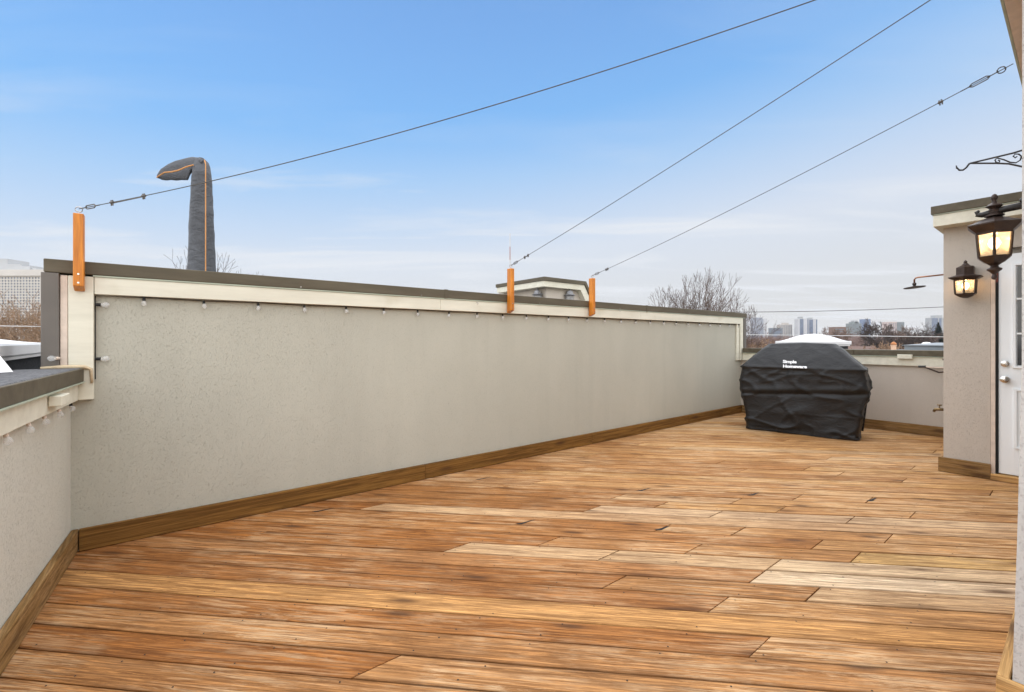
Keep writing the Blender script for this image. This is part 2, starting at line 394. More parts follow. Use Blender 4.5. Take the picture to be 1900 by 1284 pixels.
for k in range(k0, k1):
    ca, cb = P0+k*PITCH, P0+(k+1)*PITCH
    js = [v for v, kk in joints if kk == k]
    if len(js) < 1 or k > 12 or k < 0:
        js += rb.sample(joists[4:-1], (rb.choice((0, 0, 1)) if k < 1 else rb.choice((0, 1, 1))) if k < 12 else rb.choice((1, 1, 2)))
    if k == 2: js = []
    js = sorted(set(js)); ends = [-30]+js+[30]
    for j in range(len(ends)-1):
        vl, vh = ends[j], ends[j+1]
        g = rb.uniform(.0024, .0056); eg = rb.uniform(.0015, .004)
        quad = []
        for c, v in ((ca+g, vh-eg), (cb-g, vh-eg), (cb-g, vl+eg), (ca+g, vl+eg)):
            a = c-q2*v; quad.append(((c+a)/q2, (c-a)/q2))
        for ax, lim, kp in ((0, U0+.008, 1), (0, U1-.008, -1), (1, V0, 1), (1, V1-.008, -1)):
            quad = clip(quad, ax, lim, kp)
            if len(quad) < 3: break
        if len(quad) < 3: continue
        cx_, cy_ = sum(p[0] for p in quad)/len(quad), sum(p[1] for p in quad)/len(quad)
        z = rb.uniform(-.0012, .0012)
        # local axes: x along the board
        ax_, ay_ = (1/q2, -1/q2), (1/q2, 1/q2)
        loc = [((p[0]-cx_)*ax_[0]+(p[1]-cy_)*ax_[1], (p[0]-cx_)*ay_[0]+(p[1]-cy_)*ay_[1]) for p in quad]
        if (max(p[0] for p in loc)-min(p[0] for p in loc)) < .03: continue
        bm = prism(BM(), loc, -.032, 0)
        # eased upper edges
        top = [f for f in bm.faces if f.normal.z > .9 or all(abs(v.co.z) < 1e-6 for v in f.verts)]
        es = list({e for f in top for e in f.edges})
        try: bmesh.ops.bevel(bm, geom=es, offset=.0022, segments=1, affect='EDGES')
        except Exception: pass
        bmesh.ops.recalc_face_normals(bm, faces=bm.faces)
        me = bpy.data.meshes.new('board'); bm.to_mesh(me); bm.free(); me.materials.append(M['deck'])
        o = bpy.data.objects.new('board', me); C.objects.link(o); o.parent = deck
        o.location = Vector((cx_, cy_, z))-BASE[deck]; o.rotation_euler = (rb.uniform(-.004, .004), 0, -math.pi/4)
        # board tone: redder left, weathered blonder towards the house, brightened there against its shade
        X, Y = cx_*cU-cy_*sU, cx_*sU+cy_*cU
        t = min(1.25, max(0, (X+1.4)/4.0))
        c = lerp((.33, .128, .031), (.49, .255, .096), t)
        r = rb.random(); wf = .45+.55*t*rb.uniform(.7, 1.2)
        f = rb.uniform(.93, 1.05); c = tuple(x*f for x in c)
        if k < 12 and r < .5: r = .9
        if r < .18: c = lerp(c, (.54, .38, .22), .45*t+.05); wf = 1
        elif r < .36: c = lerp(c, (.30, .125, .035), .45)
        elif r < .46: c = lerp(c, (.55, .32, .11), .35)
        if k == 2: c, wf = lerp((.46, .215, .078), (.72, .43, .15), min(1, t)), .12
        if k < 2: c = lerp(c, (.34, .165, .062), .5*min(1, t)+.1)
        if k in (5, 6) and vl < 1.15: c, wf = ((.72, .56, .38), (.64, .47, .29))[k-5], .7
        if k == 6 and 1.1 < vl < 2: c = lerp(c, (.60, .42, .24), .7)
        if k == 5 and vl > 1.1: c = lerp(c, (.56, .41, .25), .5*min(1, t))
        if k == 4 and vh < 1: c = lerp(c, (.52, .37, .22), .6)
        if k == 7 and vl < .5: c, wf = (.60, .38, .15), .5
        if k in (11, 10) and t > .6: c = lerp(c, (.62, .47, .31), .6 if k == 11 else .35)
        if k in (3, 4) and vh > 1.7: c = lerp(c, (.28, .12, .04), .4)
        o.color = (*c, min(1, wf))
    for jv in joists:
        for cc in (ca+.028, cb-.028):
            u = (cc*q2)-jv
            if U0+.03 < u < U1-.03 and V0 < jv < V1-.02 and rb.random() < .8:
                uu, vv_ = u+rb.uniform(-.012, .012), jv+rb.uniform(-.01, .01)
                a = [nails.verts.new((uu+.0042*math.cos(i*math.pi/3), vv_+.0042*math.sin(i*math.pi/3), .0016)) for i in range(6)]
                nails.faces.new(a)
o = obj('screw', nails, M['rubber'], deck); o['kind'] = 'stuff'
# splintered open knots
for px, py in ((596, 948), (893, 889), (971, 971), (1192, 910), (1228, 982), (1398, 918), (1619, 928)):
    u, v = deckuv(px, py); bm = BM()
    pts = [(-.075, -.004), (-.045, -.012), (-.01, -.011), (.012, -.002), (.05, .012), (.1, .03), (.052, .022), (.01, .01), (-.02, .003)]
    f = bm.faces.new([bm.verts.new((u+(a*.6+b)*1.25*rb.uniform(.85, 1.15), v+(-a*.35+b)*1.3, .0025)) for a, b in pts])
    obj('knot_hole', bm, M['rubber'], deck)
obj('subfloor', box(BM(), U0, U1, V0, V1, -.058, -.036), M['rubber'], deck)

# ------------------------------------------------------------------ long parapet wall
lw = thing('parapet_wall', 'long beige stucco parapet wall with three orange posts fixed along its top', 'wall', (4.2, 4.2, 0))
obj('stucco_wall', box(BM(), -.50, 9.0, 4.09, 4.40, -.05, 1.79), M['stucco'], lw)
cops = [-.55, 2.33, 5.74, 8.93]
for a, b in zip(cops, cops[1:]):
    bm = box(BM(), a+.002, b-.002, 4.035, 4.46, 1.808, 1.892, .004)
    obj('coping', bm, M['brown'], lw)
for a in cops[1:-1]: obj('coping_seam', box(BM(), a-.02, a+.02, 4.032, 4.463, 1.806, 1.8955), M['brown'], lw)
obj('drip_edge', box(BM(), -.32, 8.86, 4.040, 4.10, 1.797, 1.807), M['drip'], lw)
for u in (.95, 2.05, 3.6, 5.1, 6.9):
    bm = BM(); tube(bm, [(u, 4.036, 1.82), (u, 4.030, 1.82)], [.007, .005], 8); obj('screw', bm, M['nickel'], lw)
tr = [-.315, 2.27, 5.6, 8.69]
for a, b in zip(tr, tr[1:]): obj('fascia_board', box(BM(), a+.001, b-.001, 4.046, 4.088, 1.683, 1.796, .002), M['cream'], lw)
obj('fascia_board', box(BM(), -.438, -.317, 4.043, 4.088, .99, 1.796, .003), M['cream'], lw)
obj('paint_strip', box(BM(), -.476, -.44, 4.05, 4.088, 1.21, 1.796, .003), M['cream_end'], lw)
obj('end_flashing', box(BM(), -.56, -.478, 4.036, 4.45, 1.19, 1.806, .003), M['flash_grey'], lw)
obj('fascia_board', box(BM(), 8.692, 8.80, 4.046, 4.088, 1.0, 1.796, .002), M['cream'], lw)
obj('fascia_board', box(BM(), 8.58, 8.668, 4.062, 4.0885, 1.0, 1.6815, .002), M['cream'], lw)
obj('end_flashing', box(BM(), 8.83, 8.92, 4.04, 4.44, 1.2, 1.806, .002), M['flash_grey'], lw)
bm = BM(); tube(bm, [(-.56, 4.03, 1.204), (-.46, 4.03, 1.208), (-.36, 4.03, 1.205), (-.33, 4.038, 1.19), (-.325, 4.038, 1.1)], [.010, .015, .014, .011, .008], 6)
obj('sealant_bead', bm, M['caulk'], lw, smooth=True)
bs = [-.43+.04, 2.1, 4.55, 6.9, 8.79]
for a, b in zip(bs, bs[1:]): obj('baseboard', box(BM(), a+.001, b-.001, 4.052, 4.088, .004, .144, .003), M['base'], lw)
for px, py in ((884, 563), (1148, 577)):      # little hooks on the fascia
    u, v = None, None
    t_ = 4.044/((-(px-950)*sU+840*cU)); u = ((px-950)*cU+840*sU)*t_; z = EYE+(631-py)*t_
    bm = BM(); tube(bm, [(u, 4.045, z+.01), (u, 4.03, z+.012), (u+.008, 4.024, z), (u+.004, 4.028, z-.012)], .003, 5); obj('cup_hook', bm, M['nickel'], lw)
# ------------------------------------------------------------------ left low parapet
def shear(bm):
    for v in bm.verts: v.co.x += .0766*(v.co.y-4.09)
    return bm
def sb(bm, *a): return shear(box(bm, *a))
ll = thing('parapet_wall', 'low stucco parapet at the left with grey roofing on top and tan baseboard', 'wall', (-.55, 1.2, 0))
obj('stucco_wall', sb(BM(), -.66, -.43, V0, 4.088, -.05, 1.10), M['stucco_low'], ll)
obj('cap_roofing', sb(BM(), -.665, -.372, V0, 4.03, 1.175, 1.2, .004), M['membrane'], ll)
obj('coping', sb(BM(), -.385, -.358, V0, 4.028, 1.112, 1.196, .003), M['brown'], ll)
obj('drip_edge', sb(BM(), -.40, -.352, V0, 4.03, 1.104, 1.111), M['drip'], ll)
obj('fascia_board', sb(BM(), -.428, -.386, 2.86, 4.036, .99, 1.103, .002), M['cream'], ll)
obj('fascia_board', sb(BM(), -.428, -.384, V0, 2.857, .99, 1.103, .002), M['cream'], ll)
obj('baseboard', sb(BM(), -.428, -.392, V0, 4.088, .004, .144, .004), M['base_left'], ll)
u_, v_ = -.37, 3.55
obj('junction_block', sb(BM(), -.383, -.33, 3.36, 3.52, 1.03, 1.085, .004), M['cream'], ll)
# ------------------------------------------------------------------ far low parapet
fw = thing('parapet_wall', 'low stucco parapet at the far end behind the covered grill', 'wall', (8.95, 2.5, 0))
obj('stucco_wall', box(BM(), 8.80, 9.14, -1.0, 4.088, -.05, 1.11), M['stucco_house'], fw)
obj('coping', box(BM(), 8.74, 9.18, 2.3, 4.03, 1.142, 1.228, .003), M['brown'], fw)
obj('coping', box(BM(), 8.74, 9.18, -1.0, 2.296, 1.142, 1.228, .003), M['brown'], fw)
obj('drip_edge', box(BM(), 8.735, 8.80, -1, 4.03, 1.133, 1.141), M['drip'], fw)
obj('fascia_board', box(BM(), 8.755, 8.798, -1, 4.04, 1.0, 1.132, .002), M['cream'], fw)
obj('baseboard', box(BM(), 8.762, 8.798, -1, 4.05, .004, .144, .003), M['base_left'], fw)
def uvat(px, U): k = U/((px-950)*cU+840*sU); return (-(px-950)*sU+840*cU)*k, k
v_, s_ = uvat(1680, 8.75)
obj('junction_block', box(BM(), 8.70, 8.754, v_-.085, v_+.085, EYE-(665-631)*s_-.005, EYE-(659-631)*s_+.01, .004), M['cream'], fw)
# ------------------------------------------------------------------ penthouse at the right
ph = thing('penthouse', 'beige stucco stair house at the right with white door and cream eaves', 'building', (5.5, -.6, 0))
bm = BM()
A = [(2.45, .17, 0), (5.55, .17, 0), (5.55, -3, 0), (2.45, -3, 0)]; zs = (-.04, .25, .7, 1.3, 3.06); dv = (0, -.006, -.016, -.026, -.028); prev = None
for z, d in zip(zs, dv):
    cur = [bm.verts.new((2.45-d*.3, .17+d, z)), bm.verts.new((5.55, .17+d, z)), bm.verts.new((5.55, -3, z)), bm.verts.new((2.45-d*.3, -3, z))]
    if prev: bridge(bm, prev, cur)
    prev = cur
bm.faces.new(prev)
obj('stucco_wall', bm, M['stucco_grey'], ph, label='grey stucco corner close to the camera')
obj('baseboard', box(BM(), 2.452, 5.55, .172, .205, .004, .144, .003), M['base_new'], ph)
obj('baseboard', box(BM(), 2.418, 2.449, -3, .205, .004, .144, .003), M['base_newx'], ph)
# eave
obj('soffit', box(BM(), 2.0, 6.2, -3, .155, 3.075, 3.12), M['cream_end'], ph)
obj('eave_board', box(BM(), 2.0, 6.2, .16, .25, 3.045, 3.25, .003), M['cream_end'], ph)
obj('drip_edge', box(BM(), 2.0, 6.2, .252, .262, 3.05, 3.26), M['drip'], ph)
# column and door wall
obj('stucco_wall', box(BM(), 6.52, 8.797, .59, .93, -.04, 2.62), M['stucco_house'], ph)
obj('stucco_wall', box(BM(), 6.52, 8.797, -3, .588, 2.28, 2.62), M['stucco_house'], ph)
obj('stucco_wall', box(BM(), 6.62, 8.797, -3, .588, -.04, 2.279), M['stucco_house'], ph)
obj('fascia_board', box(BM(), 6.35, 8.8, -3, .985, 2.555, 2.672, .003), M['cream'], ph)
obj('drip_edge', box(BM(), 6.34, 8.81, -3, .992, 2.673, 2.682), M['drip'], ph)
for a, b in ((-3, -.6), (-.598, .24), (.242, 1.0)): obj('coping', box(BM(), 6.33, 8.82, a, b, 2.683, 2.765, .003), M['brown'], ph)
obj('baseboard', box(BM(), 6.482, 6.518, .585, .966, .004, .150, .003), M['base_left'], ph)
obj('baseboard', box(BM(), 6.519, 8.76, .932, .966, .004, .150, .003), M['base_light'], ph)
obj('door_trim', box(BM(), 6.508, 6.60, .555, .587, .06, 2.278), M['cream_end'], ph)
obj('weatherstrip', box(BM(), 6.515, 6.60, .538, .553, .06, 1.95), M['rubber'], ph)
obj('weatherstrip', box(BM(), 6.514, 6.60, .538, .5535, 1.951, 2.2), M['red_strip'], ph)
obj('threshold', box(BM(), 6.47, 6.6, -.5, .584, .004, .062, .003), M['base_newx'], ph)
dr = obj('door', box(BM(), 6.53, 6.58, -.42, .535, .07, 2.22, .003), M['white_door'], ph)
def px_u(px, py, U):
    v, k = uvat(px, U); return v, EYE+(631-py)*k
# raised mouldings of the lower panel and window
def moulding(v0, v1, z0, z1, name):
    bm = BM(); w = .022
    for a, b, c, d in ((v0, v1, z0, z0+w), (v0, v1, z1-w, z1), (v0, v0+w, z0+w, z1-w), (v1-w, v1, z0+w, z1-w)): box(bm, 6.512, 6.5285, a, b, c, d, .002)
    return obj(name, bm, M['white_door'], dr)
vl, zt = px_u(1879, 489, 6.53); _, zb = px_u(1879, 683, 6.53)
moulding(-.24, vl, zb, zt, 'window_frame')
obj('glass_pane', box(BM(), 6.522, 6.5285, -.21, vl-.03, zb+.03, zt-.03), M['window_dark'], dr)
for q in (.33, .66): obj('muntin', box(BM(), 6.514, 6.5215, -.215, vl-.023, zb+(zt-zb)*q-.008, zb+(zt-zb)*q+.008), M['white_door'], dr)
vp, z1_ = px_u(1881, 721, 6.53); _, z0_ = px_u(1881, 832, 6.53)
moulding(-.24, vp, z0_, z1_, 'panel_moulding')
def knob(px, py, r, deep):
    v, z = px_u(px, py, 6.5); bm = BM(); prev = None
    for rr, uu in ((r, 6.528), (r, 6.52), (r*.5, 6.516), (r*.45, 6.528-deep*.5), (r*.9, 6.528-deep*.65), (r*.95, 6.528-deep*.85), (r*.5, 6.528-deep)):
        cur = [bm.verts.new((uu, v+rr*math.cos(i*math.pi/7), z+rr*math.sin(i*math.pi/7))) for i in range(14)]
        if prev: bridge(bm, prev, cur)
        else: bm.faces.new(cur)
        prev = cur
    bm.faces.new(prev); return bm
obj('door_knob', knob(1864, 704, .033, .07), M['nickel'], dr, smooth='auto')
obj('deadbolt', knob(1864, 675, .03, .025), M['nickel'], dr, smooth='auto')

# ------------------------------------------------------------------ festoon lights
def bulb(bm_s, bm_g, p, d, k=1.0):
    p = Vector(p); d = Vector(d).normalized()
    tube(bm_s, [p, p+d*.012*k, p+d*.034*k], [.008*k, .012*k, .0125*k], 8)
    prof = [(.009, .034), (.014, .040), (.021, .052), (.0235, .064), (.020, .077), (.010, .086), (.002, .088)]
    tube(bm_g, [p+d*z*k for r, z in prof], [r*k for r, z in prof], 10)
sl_ = thing('festoon_lights', 'unlit string of clear bulbs hanging under the cream trim of the long wall', 'string lights', (4, 4.06, 1.68))
b0 = BM(); g0 = BM(); us = [-.06, .286, .642, .983]; 
while us[-1] < 8.45: us.append(us[-1]+.348)
pts = [(-.3, 4.058, 1.676)]
s0 = None
for i, u in enumerate(us):
    if s0 is None:
        bs_, bg_ = BM(), BM(); bulb(bs_, bg_, (u, 4.062, 1.678), (0, 0, -1), .72)
        s0 = obj('bulb_socket', bs_, M['rubber'], sl_, smooth='auto'); gg = obj('glass_bulb', bg_, M['bulb_glass'], s0, smooth=True)
    else:
        c = s0.copy(); C.objects.link(c); c.location = s0.location+Vector((u-us[0], random.uniform(-.004, .004), random.uniform(-.003, .002))); c.rotation_euler = (random.uniform(-.14, .14), random.uniform(-.16, .16), 0); c.parent = sl_
        g = gg.copy(); C.objects.link(g); g.parent = c
for z in (1.615, 1.255):
    bs_, bg_ = BM(), BM(); bulb(bs_, bg_, (-.313, 4.062, z), (1, -.04, 0), .85)
    s1 = obj('bulb_socket', bs_, M['rubber'], sl_, smooth='auto'); obj('glass_bulb', bg_, M['bulb_glass'], s1, smooth=True)
cab = [(-.311, 4.07, 1.12), (-.311, 4.07, 1.672)]+[(u, 4.07, 1.678-(.006 if i % 2 else 0)) for i, u in enumerate(us)]
obj('cord', tube(BM(), cab, .003, 5), M['rubber'], sl_)
sl2 = thing('festoon_lights', 'clear bulbs hanging under the trim of the low parapet at the left', 'string lights', (-.4, 3, 1))
for i, v in enumerate((3.93, 3.66, 3.38, 3.13, 2.84, 2.5, 2.16, 1.8, 1.4)):
    bs_, bg_ = BM(), BM(); bulb(bs_, bg_, (-.405+.0766*(v-4.09), v, .992), (.25, -.1, -1), .7)
    s1 = obj('bulb_socket', bs_, M['rubber'] if i == 0 else M['cream_end'], sl2, smooth='auto'); obj('glass_bulb', bg_, M['bulb_glass'], s1, smooth=True)
obj('cord', tube(BM(), [(-.412, 4.0, .993), (-.62, 1.3, .993)], .003, 5), M['cream_end'], sl2)
bs_, bg_ = BM(), BM(); bulb(bs_, bg_, (-.475, 4.035, 1.265), (-.5, -.6, 0), .8)
s1 = obj('bulb_socket', bs_, M['cream_end'], sl2, smooth='auto'); obj('glass_bulb', bg_, M['bulb_glass'], s1, smooth=True)

# ------------------------------------------------------------------ posts and cables
def post(u, w, zt, zb, label):
    p = thing('wooden_post', label, 'post', (u, 4.0, zb), group='orange cable posts on the long wall')
    bm = BM(); a = w/2
    v0, v1 = 3.957, 4.030
    B = [bm.verts.new(c) for c in ((u-a, v0, zb+.03), (u+a, v0, zb+.03), (u+a, v1, zb), (u-a, v1, zb))]
    T = [bm.verts.new(c) for c in ((u-a, v0, zt), (u+a, v0, zt), (u+a, v1, zt), (u-a, v1, zt))]
    bm.faces.new(B[::-1]); bm.faces.new(T); bridge(bm, B, T)
    bmesh.ops.bevel(bm, geom=bm.edges[:], offset=.003, segments=1, affect='EDGES')
    # the grain runs up the post: lay the mesh along x, then turn the object
    o = obj('timber', bm, M['post_v'], p)
    for k in range(2):
        bm = BM(); z = zb+.05+.055*k; tube(bm, [(u, v0-.002, z), (u, v0+.004, z)], .006, 8); obj('screw', bm, M['nickel'], p)
    bm = BM(); tube(bm, [(u, 3.99, zt-.005), (u, 3.99, zt+.015)], .004, 6)
    tube(bm, [(u+.017*math.sin(t), 3.99, zt+.031-.017*math.cos(t)) for t in [i*math.pi/6 for i in range(13)]], .0035, 5)
    obj('eye_bolt', bm, M['steel'], p, smooth=True)
    return Vector((u, 3.99, zt+.035))
t = MT('orange_varnished_cedar_upright', .38, .4)
v = t.vec((22, 22, 1.6), rand=40); g = t.noise(v, 1, 6, .6, .8); g2 = t.noise(t.vec((110, 110, 6), rand=40), 1, 4)
c = t.mix(t.rng(g, .3, .7), (.42, .12, .010), (.74, .27, .025)); t.col(t.mix(t.rng(g2, .3, .6, .4, 0), c, (.16, .045, .012))); t.bump(g2, .001, .4)
M['post_v'] = t.m
def hardware(bm, p, d, n_eye, L):
    """turnbuckle: two rods, an open frame and a hook; p start, d direction"""
    d = d.normalized(); up = Vector((0, 0, 1)); sd_ = d.cross(up).normalized(); nn = sd_.cross(d)
    tube(bm, [p, p+d*L*.3], .0035, 5)
    for s in (-1, 1): tube(bm, [p+d*L*.22, p+d*L*.3+nn*.011*s, p+d*L*.7+nn*.011*s, p+d*L*.78], .0035, 5)
    tube(bm, [p+d*L*.7, p+d*L], .0035, 5)
def clampm(bm, p, d):
    d = d.normalized(); up = Vector((0, 0, 1)); nn = d.cross(up).normalized().cross(d)
    tube(bm, [p-d*.012, p+d*.012], .008, 6); tube(bm, [p-nn*.02+d*.006, p+nn*.014+d*.006], .004, 5); tube(bm, [p-nn*.02-d*.006, p+nn*.014-d*.006], .004, 5)
def cable(a, b, sag, label, frac_tb, house_end=False):
    a = Vector(a); b = Vector(b); c = thing('cable', label, 'cable', a, group='taut wires from the posts to the eave')
    Ltot = (b-a).length
    n = 40; pts = []
    for i in range(n+1):
        t = i/n; p = a.lerp(b, t); p.z -= sag*4*t*(1-t); pts.append(p)
    def at(s):
        t = s/Ltot; p = a.lerp(b, t); p.z -= sag*4*t*(1-t); return p
    obj('wire_rope', tube(BM(), pts, .0027, 5), M['wire'], c)
    d = at(.1)-at(0)
    bm = BM(); hardware(bm, at(.02), d, 0, .15); obj('turnbuckle', bm, M['steel_dark'], c, smooth=True)
    bm = BM(); clampm(bm, at(.27), d); obj('wire_clamp', bm, M['steel_dark'], c)
    bm = BM(); clampm(bm, at(frac_tb), d); tube(bm, [at(.27)+Vector((0, 0, -.006)), at(frac_tb)+Vector((0, 0, -.004))], .0028, 5); obj('wire_clamp', bm, M['steel_dark'], c)
    if house_end:
        bm = BM(); hardware(bm, at(Ltot-.23), at(Ltot)-at(Ltot-.2), 0, .17)
        tube(bm, [at(Ltot-.05)+Vector((0, .018*math.sin(t), .018*math.cos(t))) for t in [i*math.pi/5 for i in range(11)]], .0035, 5); obj('turnbuckle', bm, M['steel_dark'], c, smooth=True)
        for f_ in (.33,): bm = BM(); clampm(bm, at(Ltot-f_), d); obj('wire_clamp', bm, M['steel_dark'], c)
M['steel_dark'] = plain('weathered_steel', (.11, .10, .09), .45, .4, .6, .3, 40)
p1 = post(-.382, .05, 2.185, 1.694, 'orange wooden post at the left end of the long wall')
p2 = post(3.13, .048, 2.18, 1.683, 'orange wooden post on the long wall in front of the mast')
p3 = post(4.48, .048, 2.185, 1.690, 'orange wooden post on the long wall nearest the bare tree')
cable(p1, (2.71, .262, 3.05), .105, 'longest wire rope rising from the left post across the blue sky', .52)
cable(p2, (2.89, .262, 3.05), .02, 'wire rope rising from the middle post up to the right', .33)
cable(p3, (3.95, .264, 3.0), .035, 'wire rope from the rightmost post to a turnbuckle at the eave', .3, True)

# ------------------------------------------------------------------ lanterns
def hexr(bm, c, r, z, n=6, ph=0): return [bm.verts.new((c[0]+r*math.cos(ph+i*2*math.pi/n), c[1]+r*math.sin(ph+i*2*math.pi/n), z)) for i in range(n)]
def loft6(bm, c, prof, n, ph):
    prev = None
    for r, z in prof:
        cur = hexr(bm, c, r, z, n, ph)
        if prev: bridge(bm, prev, cur)
        else: bm.faces.new(cur[::-1])
        prev = cur
    bm.faces.new(prev); return bm
def lantern_parts(ln, c, n, ph, eave_z, eave_r, top_prof, fin_prof, gz0, gz1, r0, r1, bot_prof, m, bulb_z, power):
    obj('lantern_roof', loft6(BM(), c, top_prof, n, ph), m, ln)
    obj('finial', lathe(BM(), c, fin_prof, 12), m, ln, smooth='auto')
    for i in range(n):
        a, b = ph+i*2*math.pi/n, ph+(i+1)*2*math.pi/n
        P = lambda an, r, z: Vector((c[0]+r*math.cos(an), c[1]+r*math.sin(an), z))
        obj('frame_bar', tube(BM(), [P(a, r0, gz0), P(a, r1, gz1)], .0075, 4), m, ln)
        bm = BM(); k = .97
        q = [bm.verts.new(x) for x in (P(a, r0*k, gz0), P(b, r0*k, gz0), P(b, r1*k, gz1), P(a, r1*k, gz1))]; bm.faces.new(q)
        q = [bm.verts.new(x) for x in (P(a, r0*k-.003, gz0), P(b, r0*k-.003, gz0), P(b, r1*k-.003, gz1), P(a, r1*k-.003, gz1))]; bm.faces.new(q[::-1])
        obj('glass_pane', bm, M['lamp_glass'], ln)
    obj('lantern_base', loft6(BM(), c, bot_prof[0], n, ph), m, ln)
    if len(bot_prof) > 1: obj('drop_finial', lathe(BM(), c, bot_prof[1], 12), m, ln, smooth='auto')
    s = obj('bulb_socket', lathe(BM(), c, [(.012, gz0), (.012, bulb_z-.035)], 8), M['cream'], ln)
    obj('bulb', lathe(BM(), c, [(.008, bulb_z-.036), (.02, bulb_z-.02), (.029, bulb_z), (.024, bulb_z+.02), (.012, bulb_z+.036), (.004, bulb_z+.04)], 12), M['bulb_lit'], ln, smooth=True)
    L = bpy.data.lights.new('lantern_light', 'POINT'); L.energy = power; L.color = (1, .66, .36); L.shadow_soft_size = .03
    lo = bpy.data.objects.new('lantern_light', L); C.objects.link(lo); lo.parent = ln; lo.location = Vector((c[0], c[1], bulb_z+.07))-BASE[ln]
view = math.atan2(-.35, -4.06)
c1 = (4.06, .35)
ln = thing('wall_lantern', 'large lit black lantern hanging from a scrolled arm close to the camera', 'lantern', (4.06, .35, 1.75))
lantern_parts(ln, c1, 6, view, 0, 0,
    [(.088, 2.03), (.092, 2.045), (.104, 2.055), (.133, 2.085), (.133, 2.092), (.08, 2.115), (.036, 2.135), (.026, 2.14)],
    [(.03, 2.138), (.045, 2.143), (.045, 2.150), (.026, 2.158), (.03, 2.18), (.022, 2.19), (.03, 2.197), (.04, 2.205), (.03, 2.215), (.012, 2.225), (.010, 2.24), (.016, 2.25), (.017, 2.262), (.010, 2.275), (.003, 2.28)],
    1.893, 2.032, .076, .086,
    [[(.024, 1.845), (.05, 1.86), (.079, 1.888), (.082, 1.894), (.077, 1.897)], [(.004, 1.752), (.012, 1.758), (.014, 1.77), (.009, 1.785), (.02, 1.80), (.034, 1.812), (.034, 1.82), (.02, 1.828), (.016, 1.838), (.03, 1.847)]],
    M['bronze'], 1.975, 3.0)
bm = BM(); tube(bm, [(4.06, .147, 2.19), (4.06, .30, 2.178), (4.06, .405, 2.162), (4.06, .422, 2.168), (4.06, .427, 2.182), (4.06, .415, 2.192)], [.024, .021, .017, .016, .012, .008], 8)
obj('bracket_arm', bm, M['black_metal'], ln, smooth=True)
obj('wall_plate', box(BM(), 4.0, 4.12, .1445, .155, 2.08, 2.3, .003), M['black_metal'], ln)
bm = BM(); lathe(bm, (4.06, .235), [(.008, 2.2), (.014, 2.212), (.01, 2.226), (.003, 2.23)], 10); obj('small_knob', bm, M['black_metal'], ln, smooth=True)
c2 = (6.36, .747)
ln2 = thing('wall_lantern', 'smaller lit lantern on the stucco column beside the shower arm', 'lantern', (6.36, .747, 1.8))
lantern_parts(ln2, c2, 6, math.pi, 0, 0,
    [(.086, 1.975), (.094, 1.983), (.138, 2.005), (.138, 2.01), (.1, 2.022), (.078, 2.03), (.073, 2.035), (.073, 2.105), (.058, 2.112), (.026, 2.13)],
    [(.03, 2.128), (.022, 2.14), (.012, 2.15), (.016, 2.158), (.012, 2.168), (.003, 2.178)],
    1.842, 1.978, .08, .087,
    [[(.02, 1.80), (.05, 1.812), (.082, 1.835), (.085, 1.842), (.08, 1.846)]], M['bronze'], 1.92, 3.5)
obj('wall_plate', box(BM(), 6.455, 6.519, .70, .79, 2.03, 2.13, .003), M['bronze'], ln2)
# hanging basket bracket with scrolls
br = thing('plant_bracket', 'black wrought iron scroll bracket with hook against the sky', 'bracket', (3.2, .15, 2.0))
def spiral(c, r0, r1, a0, a1, n=18): return [(3.2, c[0]+(r0+(r1-r0)*i/n)*math.cos(a0+(a1-a0)*i/n), c[1]+(r0+(r1-r0)*i/n)*math.sin(a0+(a1-a0)*i/n)) for i in range(n+1)]
Yb = 2.16; 
def bz(px, py):      # point of the plane u=3.2 seen at a pixel
    v, k = uvat(px, 3.2); return (3.2, v, EYE+(631-py)*k)
obj('arm', tube(BM(), [bz(1906, 276), bz(1880, 284), bz(1840, 293.5), bz(1800, 303), bz(1795, 308)], .0042, 6), M['black_metal'], br, smooth=True)
obj('brace', tube(BM(), [bz(1800, 303), bz(1850, 303), bz(1872, 304), bz(1900, 310), bz(1912, 315)], .0042, 6), M['black_metal'], br, smooth=True)
obj('hook', tube(BM(), [bz(1799, 303), bz(1793, 311), bz(1787, 315.5), bz(1780, 315.8), bz(1775.5, 312), bz(1774, 307)], [.0042, .0042, .0045, .0045, .004, .002], 6), M['black_metal'], br, smooth=True)
def pxs(lst): return [bz(*q) for q in lst]
obj('scroll', tube(BM(), pxs([(1849, 294), (1846, 297), (1848, 301), (1853, 302), (1855, 299), (1852, 297)]), .0032, 5), M['black_metal'], br, smooth=True)
obj('scroll', tube(BM(), pxs([(1850, 293), (1862, 296), (1874, 301), (1885, 302), (1893, 297), (1895, 290), (1890, 286), (1883, 286), (1880, 290), (1884, 293), (1887, 290)]), .0032, 5), M['black_metal'], br, smooth=True)
obj('scroll', tube(BM(), pxs([(1895, 290), (1899, 296), (1898, 304), (1903, 308)]), .0032, 5), M['black_metal'], br, smooth=True)
obj('wall_plate', box(BM(), 3.19, 3.21, .1425, .15, 2.05, 2.32), M['black_metal'], br)
